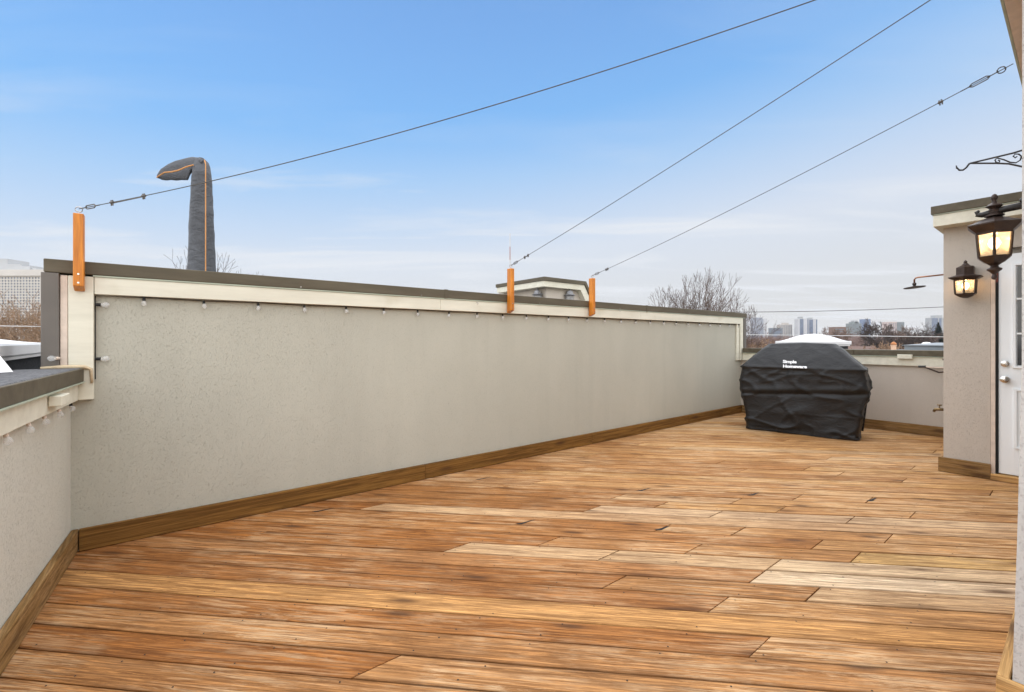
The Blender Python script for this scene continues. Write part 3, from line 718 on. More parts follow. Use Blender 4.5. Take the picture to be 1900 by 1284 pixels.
# shower
sh = thing('outdoor_shower', 'copper shower arm with flat rain head sticking out from the column', 'shower', (6.8, .93, 2.0))
obj('shower_arm', tube(BM(), [(6.8, .925, 2.10), (6.8, 1.18, 2.092), (6.8, 1.203, 2.086), (6.8, 1.213, 2.07), (6.8, 1.213, 2.02)], .0085, 8), M['copper'], sh, smooth=True)
obj('ball_joint', lathe(BM(), (6.8, 1.213), [(.01, 2.0), (.018, 2.01), (.019, 2.025), (.012, 2.035)], 10), M['bronze'], sh, smooth=True)
bm = lathe(BM(), (6.8, 1.213), [(.09, 1.975), (.098, 1.978), (.098, 1.984), (.05, 1.99), (.014, 2.0)], 20)
bmesh.ops.rotate(bm, verts=bm.verts, cent=(6.8, 1.213, 2.0), matrix=Matrix.Rotation(R(-5), 3, 'X')); obj('shower_head', bm, M['bronze'], sh, smooth='auto')
hb = thing('hose_bib', 'small brass tap sticking out low on the column', 'tap', (7.6, .95, .55))
obj('pipe', tube(BM(), [(7.6, .93, .515), (7.6, 1.10, .525)], .011, 8), M['copper'], hb, smooth=True)
obj('valve_body', tube(BM(), [(7.6, 1.08, .525), (7.6, 1.12, .527), (7.6, 1.16, .52), (7.6, 1.175, .49)], [.016, .02, .018, .014], 8), M['brass'], hb, smooth=True)
obj('valve_handle', tube(BM(), [(7.6, 1.12, .54), (7.6, 1.12, .575)], [.006, .006], 6), M['brass'], hb); obj('valve_wheel', lathe(BM(), (7.6, 1.12), [(.024, .573), (.026, .58), (.02, .586)], 10), M['brass'], hb)
# wall bracket near the column, under the trim
wb = thing('folding_arm', 'folded bronze arm with black hinge under the far trim beside the column', 'bracket', (8.6, 1.3, 1.0))
def fz(px, py, U=8.65): v, k = uvat(px, U); return (U, v, EYE+(631-py)*k)
obj('arm', tube(BM(), [fz(1712, 679.5), fz(1742, 691), fz(1764, 689)], .011, 6), M['bronze'], wb)
obj('arm', tube(BM(), [fz(1704, 680.5), fz(1764, 683)], .011, 6), M['cream_end'], wb)
obj('hinge', tube(BM(), [fz(1704, 680), fz(1718, 680)], .016, 6), M['black_metal'], wb)
obj('latch', tube(BM(), [fz(1749, 667), fz(1764, 669)], .012, 6), M['black_metal'], wb)
obj('latch_plate', tube(BM(), [fz(1759, 650), fz(1760, 684)], .008, 6), M['black_metal'], wb)

# ------------------------------------------------------------------ covered grill
F0 = Vector((3.60, 7.02)); e_ = Vector((.775, -.632)).normalized(); b_ = Vector((.632, .775))
WID, DEP = 1.50, .60
cen = F0+e_*.715+b_*.31
gr = thing('grill_cover', 'bulky barbecue grill under a creased black fabric cover', 'covered grill', (cen.x, cen.y, 0), 'w')
def prof(z):
    # half width, half depth, centre shift in depth
    if z < .96:
        t = z/.96; a = .685+.075*min(1, t*1.5)-.012*math.sin(t*7); return a, .285+.03*t, 0
    t = (z-.96)/.375
    a = .76-(.76-.415)*min(1, t)**1.1; b = .315-.215*min(1, t)**1.5
    return a, b, .05*t
NA, NZ = 220, 84
bm = BM(); prev = None
zsx = [1.335*(i/(NZ-1)) for i in range(NZ)]
def sq(t, p): s = math.copysign(abs(math.cos(t))**p, math.cos(t)); q = math.copysign(abs(math.sin(t))**p, math.sin(t)); return s, q
per = []
for i in range(NA):
    # uniform walk round a rounded rectangle
    t = i/NA*4; side = int(t); f = (t-side)*2-1
    per.append([(f, -1), (1, f), (-f, 1), (-1, -f)][side])
grid = []
for zi, z in enumerate(zsx):
    a, b, sh_ = prof(z); row = []
    for (x, y) in per:
        xx, yy = x*a, y*b+sh_
        # round the corners
        cr_ = .05+.03*max(0, z-.9)
        dx, dy = a-abs(xx), b-abs(y*b)
        if dx < cr_ and dy < cr_:
            vx, vy = cr_-dx, cr_-dy; l = math.hypot(vx, vy)
            m_ = max(vx, vy)
            if l > 0:
                k = m_/l; xx = math.copysign(a-cr_+vx*k, xx); yy = math.copysign(b-cr_+vy*k, y)+sh_
        # outward direction
        ox, oy = (0, math.copysign(1, y)) if abs(y) == 1 else (math.copysign(1, x), 0)
        q = Vector((xx*1.0, yy*1.0, z))
        hem = max(0, 1-z/.35)
        d = .020*noise.noise(Vector((xx*2.2, yy*2.2+3, z*2.3))) + .011*noise.noise(Vector((xx*5, yy*5, z*8)))
        # sharp ridged creases
        rd = 1-abs(noise.noise(Vector((xx*2.0+z*1.6, yy*2+7, z*2.6+5-xx*.5))))*2.6
        d += .024*max(0, rd)**5
        rd = 1-abs(noise.noise(Vector((xx*3.6-z*3.0, yy*2+17, z*3.6+15))))*3.0
        d += .016*max(0, rd)**5
        if z > .96: d = .25*d+.014*max(0, 1-abs(noise.noise(Vector((xx*2.4-z*2, 4, z*2+xx))))*4)+.010*max(0, 1-abs(noise.noise(Vector((xx*5+z*5, 9, z*3))))*4)
        # horizontal factory folds
        for zf, w, am in ((.885, .006, .007), (.30, .006, .007), (.60+.035*xx, .03, -.022)):
            zz = z-zf-.02*xx*(.5 if am > 0 else 1.5); d += am*math.exp(-(zz/w)**2)
        d += .028*math.exp(-((z-.66-.07*xx)/.05)**2)*(1 if oy < 0 else .3)*(.6+.8*noise.noise(Vector((xx*1.5, 3, 2))))
        if z > .96: d *= .8; d += .016*math.exp(-((z-.975)/.02)**2)
        d += hem*.02*math.sin(xx*13+yy*9)*(.5+noise.noise(Vector((xx*3, yy*3, 0))))
        zz = z+(.02*noise.noise(Vector((xx*2, yy*4, 9)))+.012 if z < .06 else 0)
        if z > 1.28: zz -= .012*abs(xx)*2+.01*noise.noise(Vector((xx*4, yy*4, 1)))
        if z < .15 and x > .8: zz += .03*(1-z/.15)*(x-.8)*5*(y+1)/2
        if xx > 0: xx *= 1+.05*max(0, 1-abs(z-.66)/.4)
        px_, py_ = xx+ox*d, yy+oy*d
        wv_ = cen+e_*px_+b_*py_
        row.append(bm.verts.new((wv_.x, wv_.y, max(.006, zz))))
    grid.append(row)
for A_, B_ in zip(grid, grid[1:]): bridge(bm, A_, B_)
ctop = cen+b_*.05; apex = bm.verts.new((ctop.x, ctop.y, 1.345))
top = grid[-1]
inner = []
for vtx in top:
    p = Vector((vtx.co.x, vtx.co.y)); p = ctop+(p-ctop)*.5; inner.append(bm.verts.new((p.x, p.y, 1.336+.006*noise.noise(Vector((p.x*6, p.y*6, 0))))))
bridge(bm, top, inner)
for i in range(NA): bm.faces.new((inner[i], inner[(i+1) % NA], apex))
obj('cover', bm, M['cover'], gr, smooth=True)
# side strap with seam tape
bm = BM()
for i in range(2):
    s = [cen+e_*(.775)+b_*(.02+.05*j) for j in (0, 1)]
pts = [(cen+e_*(.795-.02*abs(z-.5))+b_*.26) for z in (0, 1)]
obj('strap', tube(BM(), [(*(cen+e_*.772+b_*.29), .96), (*(cen+e_*.775+b_*.30), .6), (*(cen+e_*.745+b_*.29), .3), (*(cen+e_*.72+b_*.28), .06)], .014, 6), M['rubber'], gr)
def text(s, size, loc, xdir, updir, mat, name, parent, ofs=.0):
    cu = bpy.data.curves.new('lettering', 'FONT'); cu.body = s; cu.size = size; cu.resolution_u = 3; cu.offset = ofs; cu.space_character = .95
    to = bpy.data.objects.new('lettering', cu); C.objects.link(to); bpy.context.view_layer.update()
    me = bpy.data.meshes.new_from_object(to.evaluated_get(bpy.context.evaluated_depsgraph_get())); C.objects.unlink(to); bpy.data.objects.remove(to)
    xd, ud = Vector(xdir).normalized(), Vector(updir).normalized(); nd = xd.cross(ud)
    me.transform(Matrix((xd, ud, nd)).transposed().to_4x4()); me.materials.append(mat)
    for vx in me.vertices:
        w = vx.co+Vector(loc); dcam = (w-Vector((0, 0, EYE))).normalized(); ok, hp, hn, _ = cobj.ray_cast(cobj.matrix_world.inverted() @ (w-dcam*.5), dcam)
        if ok: vx.co = (cobj.matrix_world @ hp)-dcam*.006-Vector(loc)
    o = bpy.data.objects.new(name, me); C.objects.link(o); o.parent = parent; o.location = Vector(loc)-BASE[parent]
M['print'] = plain('white_print', (.8, .8, .8), .6, .3, 0, .03)
bpy.context.view_layer.update()
# where the front of the cover is at the lettering
ray = lambda px, py: Vector(((px-950)/840, 1, (631-py)/840)).normalized()
cobj = [o for o in gr.children if o.name.startswith('cover')][0]
def hit(px, py):
    mw = cobj.matrix_world.inverted(); o_ = mw @ Vector((0, 0, EYE)); d_ = (mw.to_3x3() @ ray(px, py)).normalized()
    ok, p, nn, _ = cobj.ray_cast(o_, d_); return (cobj.matrix_world @ p if ok else pix(px, py, 6.8))
tl = hit(1453, 673.5); up_ = (hit(1465, 668)-hit(1465, 684)); xd_ = hit(1495, 676)-hit(1453, 676); xd_.z = 0
fwd = Vector((-b_.x, -b_.y, 0))*.02+Vector((0, 0, .006))
text('Simple', .068, hit(1453, 674)+fwd, xd_, up_, M['print'], 'lettering', gr, .0026)
text('Homeware', .068, hit(1453, 682.5)+fwd, xd_, up_, M['print'], 'lettering', gr, .0026)

# ------------------------------------------------------------------ folded cantilever umbrella in its cover
UY = 4.6
um = thing('covered_umbrella', 'folded cantilever parasol in a grey cover with orange piping beyond the wall', 'umbrella', (*pix(375, 631, UY)[:2], 0), 'w')
def upx(px, py, dy=0): return pix(px, py, UY+dy)
def sec_loft(secs, n=20, amp=.006):
    # secs: centre, half width (screen-ish x), half depth y, axis tilt vector
    bm = BM(); prev = None
    for i, (c, a, bdir, hw, hd) in enumerate(secs):
        cur = []
        for j in range(n):
            t = 2*math.pi*j/n
            s1 = math.copysign(abs(math.cos(t))**.8, math.cos(t)); s2 = math.copysign(abs(math.sin(t))**.8, math.sin(t))
            p = Vector(c)+Vector(a)*hw*s1+Vector(bdir)*hd*s2
            w_ = 1+amp/max(hw, .01)*noise.noise(p*14)*1.2
            p = Vector(c)+(p-Vector(c))*w_
            cur.append(bm.verts.new(p))
        if prev: bridge(bm, prev, cur)
        else: bm.faces.new(cur[::-1])
        prev = cur
    bm.faces.new(prev); return bm
Y_ = Vector(((375-950)/840, 1, 0)).normalized(); X_ = Vector((Y_.y, -Y_.x, 0)); KX = Y_.y
secs = []
for py, x0, x1 in ((700, 343, 408), (600, 344, 407), (507, 347, 403), (470, 348, 401), (430, 349.5, 399), (390, 351, 397.5), (350, 353, 395.5), (325, 355, 393.5), (310, 357, 391.5), (301, 360, 388), (296, 364, 382), (293.5, 368, 378)):
    secs.append((upx((x0+x1)/2, py), X_, Y_, (x1-x0)/2/840*UY*KX*.97, .10 if py > 320 else .10*(py-285)/36))
# resample for wrinkles
fine = []
for a, b in zip(secs, secs[1:]):
    for k in range(6):
        t = k/6; fine.append((a[0].lerp(b[0], t), X_, Y_, a[3]+(b[3]-a[3])*t, a[4]+(b[4]-a[4])*t))
fine.append(secs[-1])
obj('pole_sleeve', sec_loft(fine, 28, .0035), M['umb'], um, fr='w', smooth=True)
hs_ = []
for (tx, ty), (bx_, by_) in (((291, 325), (292, 330)), ((299, 314), (300, 334)), ((312, 305.5), (313, 334)), ((326, 299.5), (327, 334)), ((340, 295.5), (340, 333.5)), ((350, 293.5), (349, 333.5)), ((358, 292.5), (354, 322)), ((368, 293.5), (364, 308)), ((378, 297.5), (374, 307))):
    c = upx((tx+bx_)/2, (ty+by_)/2, -.01); v = upx(tx, ty)-upx(bx_, by_); hs_.append((c, v.normalized(), Y_, v.length/2*1.04, .02+.025*((tx-290)/60)))
fine = []
for a, b in zip(hs_, hs_[1:]):
    for k in range(5):
        t = k/5; fine.append((a[0].lerp(b[0], t), a[1].lerp(b[1], t), Y_, a[3]+(b[3]-a[3])*t, a[4]+(b[4]-a[4])*t))
fine.append(hs_[-1])
obj('arm_sleeve', sec_loft(fine, 24, .007), M['umb'], um, fr='w', smooth=True)
obj('piping', tube(BM(), [upx(379.5, 297, -.11), upx(381.5, 305, -.13), upx(381.5, 320, -.135), upx(381.5, 507, -.138), upx(381, 690, -.138)], .005, 6), M['piping'], um, fr='w')
obj('piping', tube(BM(), [upx(359, 306, -.09), upx(345, 310, -.1), upx(331, 316, -.1), upx(318, 319, -.1), upx(305, 320, -.09), upx(291, 329, -.03)], .0065, 6), M['piping'], um, fr='w')
cb = upx(375, 631)
obj('base_plate', box(BM(), cb.x-.45, cb.x+.45, cb.y-.45, cb.y+.45, -.04, .06, .01), M['black_metal'], um, fr='w')
obj('pole', box(BM(), cb.x-.05, cb.x+.05, cb.y-.05, cb.y+.05, .06, 1.05), M['black_metal'], um, fr='w')

# ------------------------------------------------------------------ skylights
def skylight(label, u0, u1, v0, v1, zb, z0, z1, z2):
    s = thing('skylight', label, 'skylight', ((u0+u1)/2, (v0+v1)/2, zb))
    obj('curb', box(BM(), u0+.05, u1-.05, v0+.05, v1-.05, zb, z0), M['curb'], s)
    obj('frame', box(BM(), u0, u1, v0, v1, z0, z1, .008), M['white_plastic'], s)
    obj('flange', box(BM(), u0+.02, u1-.02, v0+.02, v1-.02, z0-.028, z0-.001, .004), M['white_plastic'], s)
    bm = BM(); n = 14; g = []
    for j in range(n+1):
        row = []
        for i in range(n+1):
            a, b = i/n*2-1, j/n*2-1; h = (1-abs(a)**2)*(1-abs(b)**2)
            row.append(bm.verts.new(((u0+u1)/2+a*((u1-u0)/2-.03), (v0+v1)/2+b*((v1-v0)/2-.03), z1+.002+(z2-z1)*h)))
        g.append(row)
    for j in range(n):
        for i in range(n): bm.faces.new((g[j][i], g[j][i+1], g[j+1][i+1], g[j+1][i]))
    obj('dome', bm, M['white_plastic'], s, smooth=True)
skylight('white domed skylight on the roof behind the covered grill', 10.32, 11.38, 3.02, 4.08, .88, 1.285, 1.36, 1.51)
skylight('large white skylight lid beside the left end of the long wall', -2.15, -.74, 3.05, 5.95, 1.08, 1.272, 1.352, 1.45)
# white folded flashing piece at the far left
bm = BM(); a = [bm.verts.new(p) for p in ((-.62, 3.70, 1.203), (-.70, 3.87, 1.29), (-.9, 3.9, 1.31), (-.82, 3.5, 1.203))]; bm.faces.new(a)
b2 = [bm.verts.new(v.co+Vector((-.02, 0, -.0))) for v in a]; bm.faces.new(b2[::-1]); bridge(bm, a, b2)
tag(obj('white_flashing', bm, M['white_plastic']), 'white triangular sheet lying on the roofing at the left edge', 'flashing')
# thin white cables above the low parapets
a, b = pix(1360, 620.6, 8.9), pix(1800, 625.6, 6.35)
tag(obj('thin_cable', tube(BM(), [a, b], .005, 5), M['white_wire'], fr='w'), 'thin white cable strung above the far low parapet', 'cable')
a, b = pix(-200, 602, 2.7), pix(97, 606, 3.05)
tag(obj('thin_cable', tube(BM(), [a, b], .002, 5), M['white_wire'], fr='w'), 'thin white cable strung above the low parapet at the left', 'cable')
a, b = pix(1290, 579, 30), pix(1990, 555, 30)
pts = [a.lerp(b, i/10)-Vector((0, 0, .25*4*(i/10)*(1-i/10))) for i in range(11)]
tag(obj('utility_line', tube(BM(), pts, .022, 5), M['wire'], fr='w'), 'dark utility line crossing the grey sky above the skyline', 'utility line')

# ------------------------------------------------------------------ neighbouring stair house beyond the long wall
nh = thing('penthouse', 'neighbouring stair house with chamfered roof line beyond the long wall', 'building', (7.4, 8, -.06))
def extr(bm, pts, v0, v1):   # polygon in (u,z) extruded along v
    A = [bm.verts.new((u, v0, z)) for u, z in pts]; B = [bm.verts.new((u, v1, z)) for u, z in pts]
    bm.faces.new(A[::-1]); bm.faces.new(B); bridge(bm, A, B); return bm
wallp = [(6.9, -.06), (8.3, -.06), (8.3, 2.0), (7.92, 2.62), (6.9, 2.62)]
obj('stucco_wall', extr(BM(), wallp, 7.5, 9.3), M['stucco_house'], nh)
cr_ = [(6.7, 2.56), (7.86, 2.56), (8.35, 1.85), (8.46, 1.85), (8.46, 1.95), (7.98, 2.685), (6.7, 2.685)]
obj('fascia_board', extr(BM(), cr_, 7.36, 9.1), M['cream'], nh)
cp_ = [(6.68, 2.69), (7.99, 2.69), (8.48, 1.94), (8.52, 1.98), (8.02, 2.77), (6.68, 2.77)]
obj('coping', extr(BM(), cp_, 7.33, 9.13), M['brown'], nh)
def small_lantern(c, z, label):
    l = thing('wall_lantern', label, 'lantern', (c[0], c[1], z-.2), group='unlit lanterns on the neighbouring stair house')
    obj('lantern_roof', loft6(BM(), c, [(.085, z), (.14, z+.03), (.1, z+.05), (.08, z+.06), (.075, z+.11), (.035, z+.13), (.012, z+.15), (.012, z+.19)], 6, 0), M['zinc'], l)
    for i in range(6): a = i*math.pi/3; obj('frame_bar', tube(BM(), [(c[0]+.09*math.cos(a), c[1]+.09*math.sin(a), z-.16), (c[0]+.1*math.cos(a), c[1]+.1*math.sin(a), z)], .008, 4), M['zinc'], l)
    obj('glass_body', loft6(BM(), c, [(.075, z-.15), (.085, z-.002)], 6, 0), M['zinc_glass'], l)
    obj('lantern_base', loft6(BM(), c, [(.03, z-.21), (.095, z-.17), (.09, z-.16)], 6, 0), M['zinc'], l)
M['zinc'] = plain('grey_zinc', (.25, .25, .26), .4, .4, .3); M['zinc_glass'] = plain('milky_glass', (.35, .34, .33), .2, .5)
k = (7.40)/(-(1057-950)*sU+840*cU); small_lantern((((1057-950)*cU+840*sU)*k, 7.40), EYE+(631-550)*k, 'grey lantern nearer the right post on the neighbouring stair house')
k = 6.78/((997-950)*cU+840*sU); small_lantern((6.78, (-(997-950)*sU+840*cU)*k), EYE+(631-549)*k, 'grey lantern nearer the middle post on the neighbouring stair house')

# ------------------------------------------------------------------ roof things to the right
rb1 = thing('roof_block', 'pale grey low roof structure beyond the far parapet near the column', 'building', (25, 30, GZ), 'w')
M['pale_roof'] = plain('pale_grey_roof', (.22, .24, .255), .7, .3, 0, .15, .4); M['terracotta'] = plain('terracotta', (.40, .17, .07), .8); M['chimcap'] = plain('pale_clay', (.60, .42, .30), .8)
def wbox(n_, x0, x1, y0, y1, z0, z1, m, p=None): return obj(n_, box(BM(), x0, x1, y0, y1, z0, z1), m, p, fr='w')
wbox('wall', 28.4, 40, 29.5, 33.5, GZ, .70, M['pale_roof'], rb1)
wbox('roof_curb', 28.6, 36, 29.8, 33, .705, .98, M['pale_roof'], rb1)
bm = BM(); prism(bm, [(28.5, 29.7), (36.2, 29.7), (36.2, 33.1), (28.5, 33.1)], .98, 1.03); obj('roof_lid', bm, M['pale_roof'], rb1, fr='w')
bm = BM(); A = [bm.verts.new(p) for p in ((28.6, 29.8, 1.031), (36, 29.8, 1.031), (36, 33, 1.031), (28.6, 33, 1.031))]; B = [bm.verts.new(p) for p in ((30, 30.5, 1.2), (34, 30.5, 1.2), (34, 32, 1.2), (30, 32, 1.2))]; bridge(bm, A, B); bm.faces.new(B); obj('roof_hip', bm, M['pale_roof'], rb1, fr='w')
c_ = pix(1719, 640, 32.5); obj('roof_dome', lathe(BM(), (c_.x, c_.y), [(.3, 1.02), (.28, 1.14), (.18, 1.22), (.02, 1.24)], 14), M['white_plastic'], rb1, fr='w', smooth=True)
ck = thing('chimney_pot', 'small terracotta chimney pot rising above the far parapet', 'chimney', (*pix(1658, 650, 20)[:2], .3), 'w')
c_ = pix(1658, 640, 20)
obj('stack', box(BM(), c_.x-.35, c_.x+.35, 19.6, 20.4, GZ, .72), M['chimcap'], ck, fr='w')
obj('flue', lathe(BM(), (c_.x, c_.y), [(.09, .72), (.10, 1.12), (.115, 1.13), (.115, 1.17)], 12), M['chimcap'], ck, fr='w', smooth='auto')
obj('clay_cap', lathe(BM(), (c_.x, c_.y), [(.09, 1.17), (.11, 1.2), (.1, 1.24), (.06, 1.28), (.02, 1.31)], 12), M['terracotta'], ck, fr='w', smooth='auto')

# ------------------------------------------------------------------ far buildings
def cm(name, c): return plain(name, c, .8, .2, 0, .06, .05)
M['c_white'] = cm('white_concrete', (.46, .46, .47)); M['c_glass'] = plain('blue_grey_glazing', (.09, .12, .18), .3, .5, 0, .3, .08); M['c_dark'] = cm('grey_glazing', (.16, .18, .20))
M['c_beige'] = cm('beige_concrete', (.46, .42, .38)); M['c_grey'] = cm('grey_concrete', (.32, .33, .33)); M['c_blue'] = cm('blue_cladding', (.16, .21, .31)); M['c_pink'] = cm('pink_concrete', (.50, .40, .37)); M['c_green'] = cm('green_grey_cladding', (.19, .215, .21)); M['c_brown'] = cm('brown_brick', (.20, .13, .10))
def far(label, px0, px1, pyt, Y, mat, style, win, pent=(), depth=22, cat='tower block'):
    x0, x1 = (px0-950)/840*Y, (px1-950)/840*Y; zt = EYE+(631-pyt)/840*Y
    b = thing('tower_block', label, cat, ((x0+x1)/2, Y, GZ), 'w')
    wbox('wall', x0, x1, Y, Y+depth, GZ, zt, mat, b)
    w, h = x1-x0, zt-GZ
    wn = BM()
    if style == 'bands':
        z = zt-2.2
        while z-1.8 > GZ: box(wn, x0+w*.04, x1-w*.22, Y-.35, Y-.02, z-1.8, z); z -= 3.4
    elif style == 'stripes':
        for f0, f1 in win[1]: box(wn, x0+w*f0, x1-w*(1-f1), Y-.35, Y-.02, GZ, zt-1.5)
    elif style == 'grid':
        nx = win[1]; z = zt-2.5; pw = w/nx
        while z-2 > GZ:
            for i in range(nx): box(wn, x0+pw*(i+.2), x0+pw*(i+.8), Y-.35, Y-.02, z-1.9, z)
            z -= win[2]
    o = obj('windows', wn, win[0], b, fr='w'); o.name = 'glazing'; o['kind'] = 'stuff'
    for f0, f1, hh, mm in pent:
        wbox('plant_room', x0+w*f0, x0+w*f1, Y+2, Y+depth-2, zt+.02, zt+hh, mm, b)
    wbox('parapet', x0-.15, x1+.15, Y-.2, Y+depth+.15, zt+.02, zt+.7, mat, b) if not pent else None
    return b
D = 1500
far('white slab tower with blue window bands right of the long wall end', 1391.5, 1423.5, 591, D, M['c_white'], 'bands', (M['c_glass'],), ((.08, .75, 2.5, M['c_glass']),))
far('low blue-grey block between white slab and stepped block', 1433, 1452, 609, D-60, M['c_dark'], 'bands', (M['c_glass'],))
far('cream stepped block with taller middle bay', 1448, 1470, 602, D+40, M['c_beige'], 'grid', (M['c_dark'], 7, 3.4), ((.36, .72, 6, M['c_beige']),))
far('left one of the two striped twin towers', 1481.5, 1500, 591, D, M['c_white'], 'stripes', (M['c_glass'], ((.14, .5), (.9, .99))), ((.28, .5, 6, M['c_grey']),))
far('right one of the two striped twin towers', 1500.5, 1516.5, 592, D+8, M['c_white'], 'stripes', (M['c_glass'], ((.06, .5), (.86, .98))), ((.2, .5, 5, M['c_grey']),))
far('flat brown roofed block low among the bare trees', 1549, 1570, 607.5, 700, M['c_brown'], 'bands', (M['c_dark'],), (), 14, 'building')
far('grey-green office block with stepped roof rooms', 1579, 1598.5, 600, D-100, M['c_green'], 'grid', (M['c_dark'], 6, 3.2), ((.25, .8, 5, M['c_green']), (.45, .68, 9, M['c_grey'])))
far('narrow blue tower beside a bare tree', 1604, 1615.5, 592.5, D, M['c_blue'], 'bands', (M['c_glass'],))
far('pinkish block behind the bare trees', 1648, 1664, 597.5, D-200, M['c_pink'], 'grid', (M['c_dark'], 4, 3.6))
far('green-grey glazed block joined right of the pinkish block', 1664.3, 1678, 598, D-190, M['c_green'], 'grid', (M['c_dark'], 5, 3.2))
far('tall grey-blue tower behind the dark spruce', 1728, 1751.5, 589.5, D, M['c_grey'], 'stripes', (M['c_glass'], ((.03, .52), (.62, .8))), ((.38, .92, 8, M['c_grey']),))
# left office building with window grid
Y = 260
lb = thing('office_building', 'long white office building with gridded windows at the left edge', 'building', (-320/840*Y*3, Y, GZ), 'w')
x0, x1 = (-330-950)/840*Y, (200-950)/840*Y; zt = EYE+(631-512)/840*Y
M['c_win'] = plain('office_windows', (.20, .22, .25), .4, .4, 0, .5, .5)
M['c_warm'] = cm('warm_white_concrete', (.56, .53, .49))
wbox('wall', x0, x1, Y+.6, Y+25, GZ, zt, M['c_win'], lb)
gd = BM(); pw = 5.6/840*Y
i = x0
while i < x1: box(gd, i-.3, i+.3, Y+.35, Y+.62, GZ, zt); i += pw
z = zt
zz_ = 5.3/840*Y
while z > GZ: box(gd, x0, x1, Y+.33, Y+.61, z-.62, z+.02); z -= zz_
obj('facade_grid', gd, M['c_warm'], lb, fr='w')['kind'] = 'stuff'
wbox('top_band', x0-.5, x1+.5, Y-.3, Y+25, zt+.03, zt+3.6, M['c_warm'], lb)
M['c_pale'] = cm('pale_grey_cladding', (.40, .41, .42))
for px0, px1, pt in ((-200, 14, 480), (14, 40, 490), (40, 55, 494), (-300, -200, 488), (60, 66, 497)):
    wbox('plant_room', (px0-950)/840*(Y+6), (px1-950)/840*(Y+6), Y+6, Y+18, zt+3.63, EYE+(631-pt)/840*(Y+6), M['c_pale'], lb)
# radio mast
Y = 420; ms = pix(946, 433, Y)
mt_ = thing('radio_mast', 'slim red and white lattice radio mast behind the middle post', 'mast', (ms.x, ms.y, GZ), 'w')
M['mast_r'] = plain('mast_red', (.40, .20, .17), .7); M['mast_w'] = plain('mast_white', (.6, .6, .6), .7)
ztop = ms.z; nseg = 9
for sgi in range(nseg):
    z0, z1 = GZ+(ztop-GZ)*sgi/nseg, GZ+(ztop-GZ)*(sgi+1)/nseg; bm = BM(); r_ = .62
    P = [(ms.x+r_*math.cos(a), ms.y+r_*math.sin(a)) for a in (0, 2.09, 4.19)]
    for p in P: tube(bm, [(*p, z0), (*p, z1)], .17, 4)
    z = z0; fl = 0
    while z+2 <= z1:
        for j in range(3): tube(bm, [(*P[j], z), (*P[(j+1) % 3], z+2)], .07, 3)
        z += 2
    obj('mast_section', bm, M['mast_r'] if sgi % 2 else M['mast_w'], mt_, fr='w')

# ------------------------------------------------------------------ trees
def grow(rng, h, spread, lv, up=.25, r0=None, trunk=.28, nb=(2, 3), thin=.012, forkang=(.35, .75)):
    segs = []
    def br(p, d, L, r, l):
        n = 3 if l > 1 else 2; q = p; dd = d
        rr = r
        for i in range(n):
            dd = (dd+Vector((rng.gauss(0, .13), rng.gauss(0, .13), rng.gauss(0, .08)+up*.12))).normalized()
            e = q+dd*L/n; r2 = max(thin, rr*.86); segs.append((q, e, rr, r2)); 
            if l > 0 and i < n-1 and l < lv:
                sd_ = Vector((rng.gauss(0, 1), rng.gauss(0, 1), rng.gauss(0, .5))); sd_ = (sd_-dd*sd_.dot(dd)).normalized()
                br(e, (dd*.55+sd_*rng.uniform(.6, 1)).normalized(), L*rng.uniform(.45, .68), r2*.5, l-1)
            q = e; rr = r2
        if l > 0:
            k = rng.randint(*nb); a0 = rng.uniform(0, 6.28)
            b1 = dd.cross(Vector((.3, .2, 1))).normalized(); b2_ = dd.cross(b1)
            for i in range(k):
                a = a0+i*2*math.pi/k+rng.gauss(0, .3); f = rng.uniform(*forkang)*spread
                nd = (dd+(b1*math.cos(a)+b2_*math.sin(a))*f).normalized()
                br(q, nd, L*rng.uniform(.62, .86), rr*rng.uniform(.6, .78), l-1)
    br(Vector((0, 0, 0)), Vector((0, 0, 1)), h*trunk, r0 or h*.018, lv)
    mz = max(s[1].z for s in segs); k = h/mz
    return [(a*k, b*k, r1, r2) for a, b, r1, r2 in segs]
def tree_mesh(bm, segs, org, n_big=6, tmin=0, rot_=0, sc=1.0):
    org = Vector(org); mr = Matrix.Rotation(rot_, 3, 'Z')
    for a, b, r1, r2 in segs:
        n = n_big if r1 > .06 else 3
        A = ring(bm, org+mr@(a*sc), mr@(b-a), r1, n); B = ring(bm, org+mr@(b*sc), mr@(b-a), r2, n); bridge(bm, A, B)
def bark(name, c): return plain(name, c, .9, .1, 0, .3, 2)
M['bark_dark'] = bark('dark_bark', (.075, .058, .050)); M['bark_twig'] = bark('brown_twigs', (.12, .085, .07)); M['bark_brown'] = bark('brown_bark', (.15, .10, .075)); M['twig_tan'] = bark('tan_twigs', (.26, .17, .11)); M['twig_rust'] = bark('rust_twigs', (.27, .185, .12)); M['twig_mauve'] = bark('mauve_twigs', (.24, .17, .15))
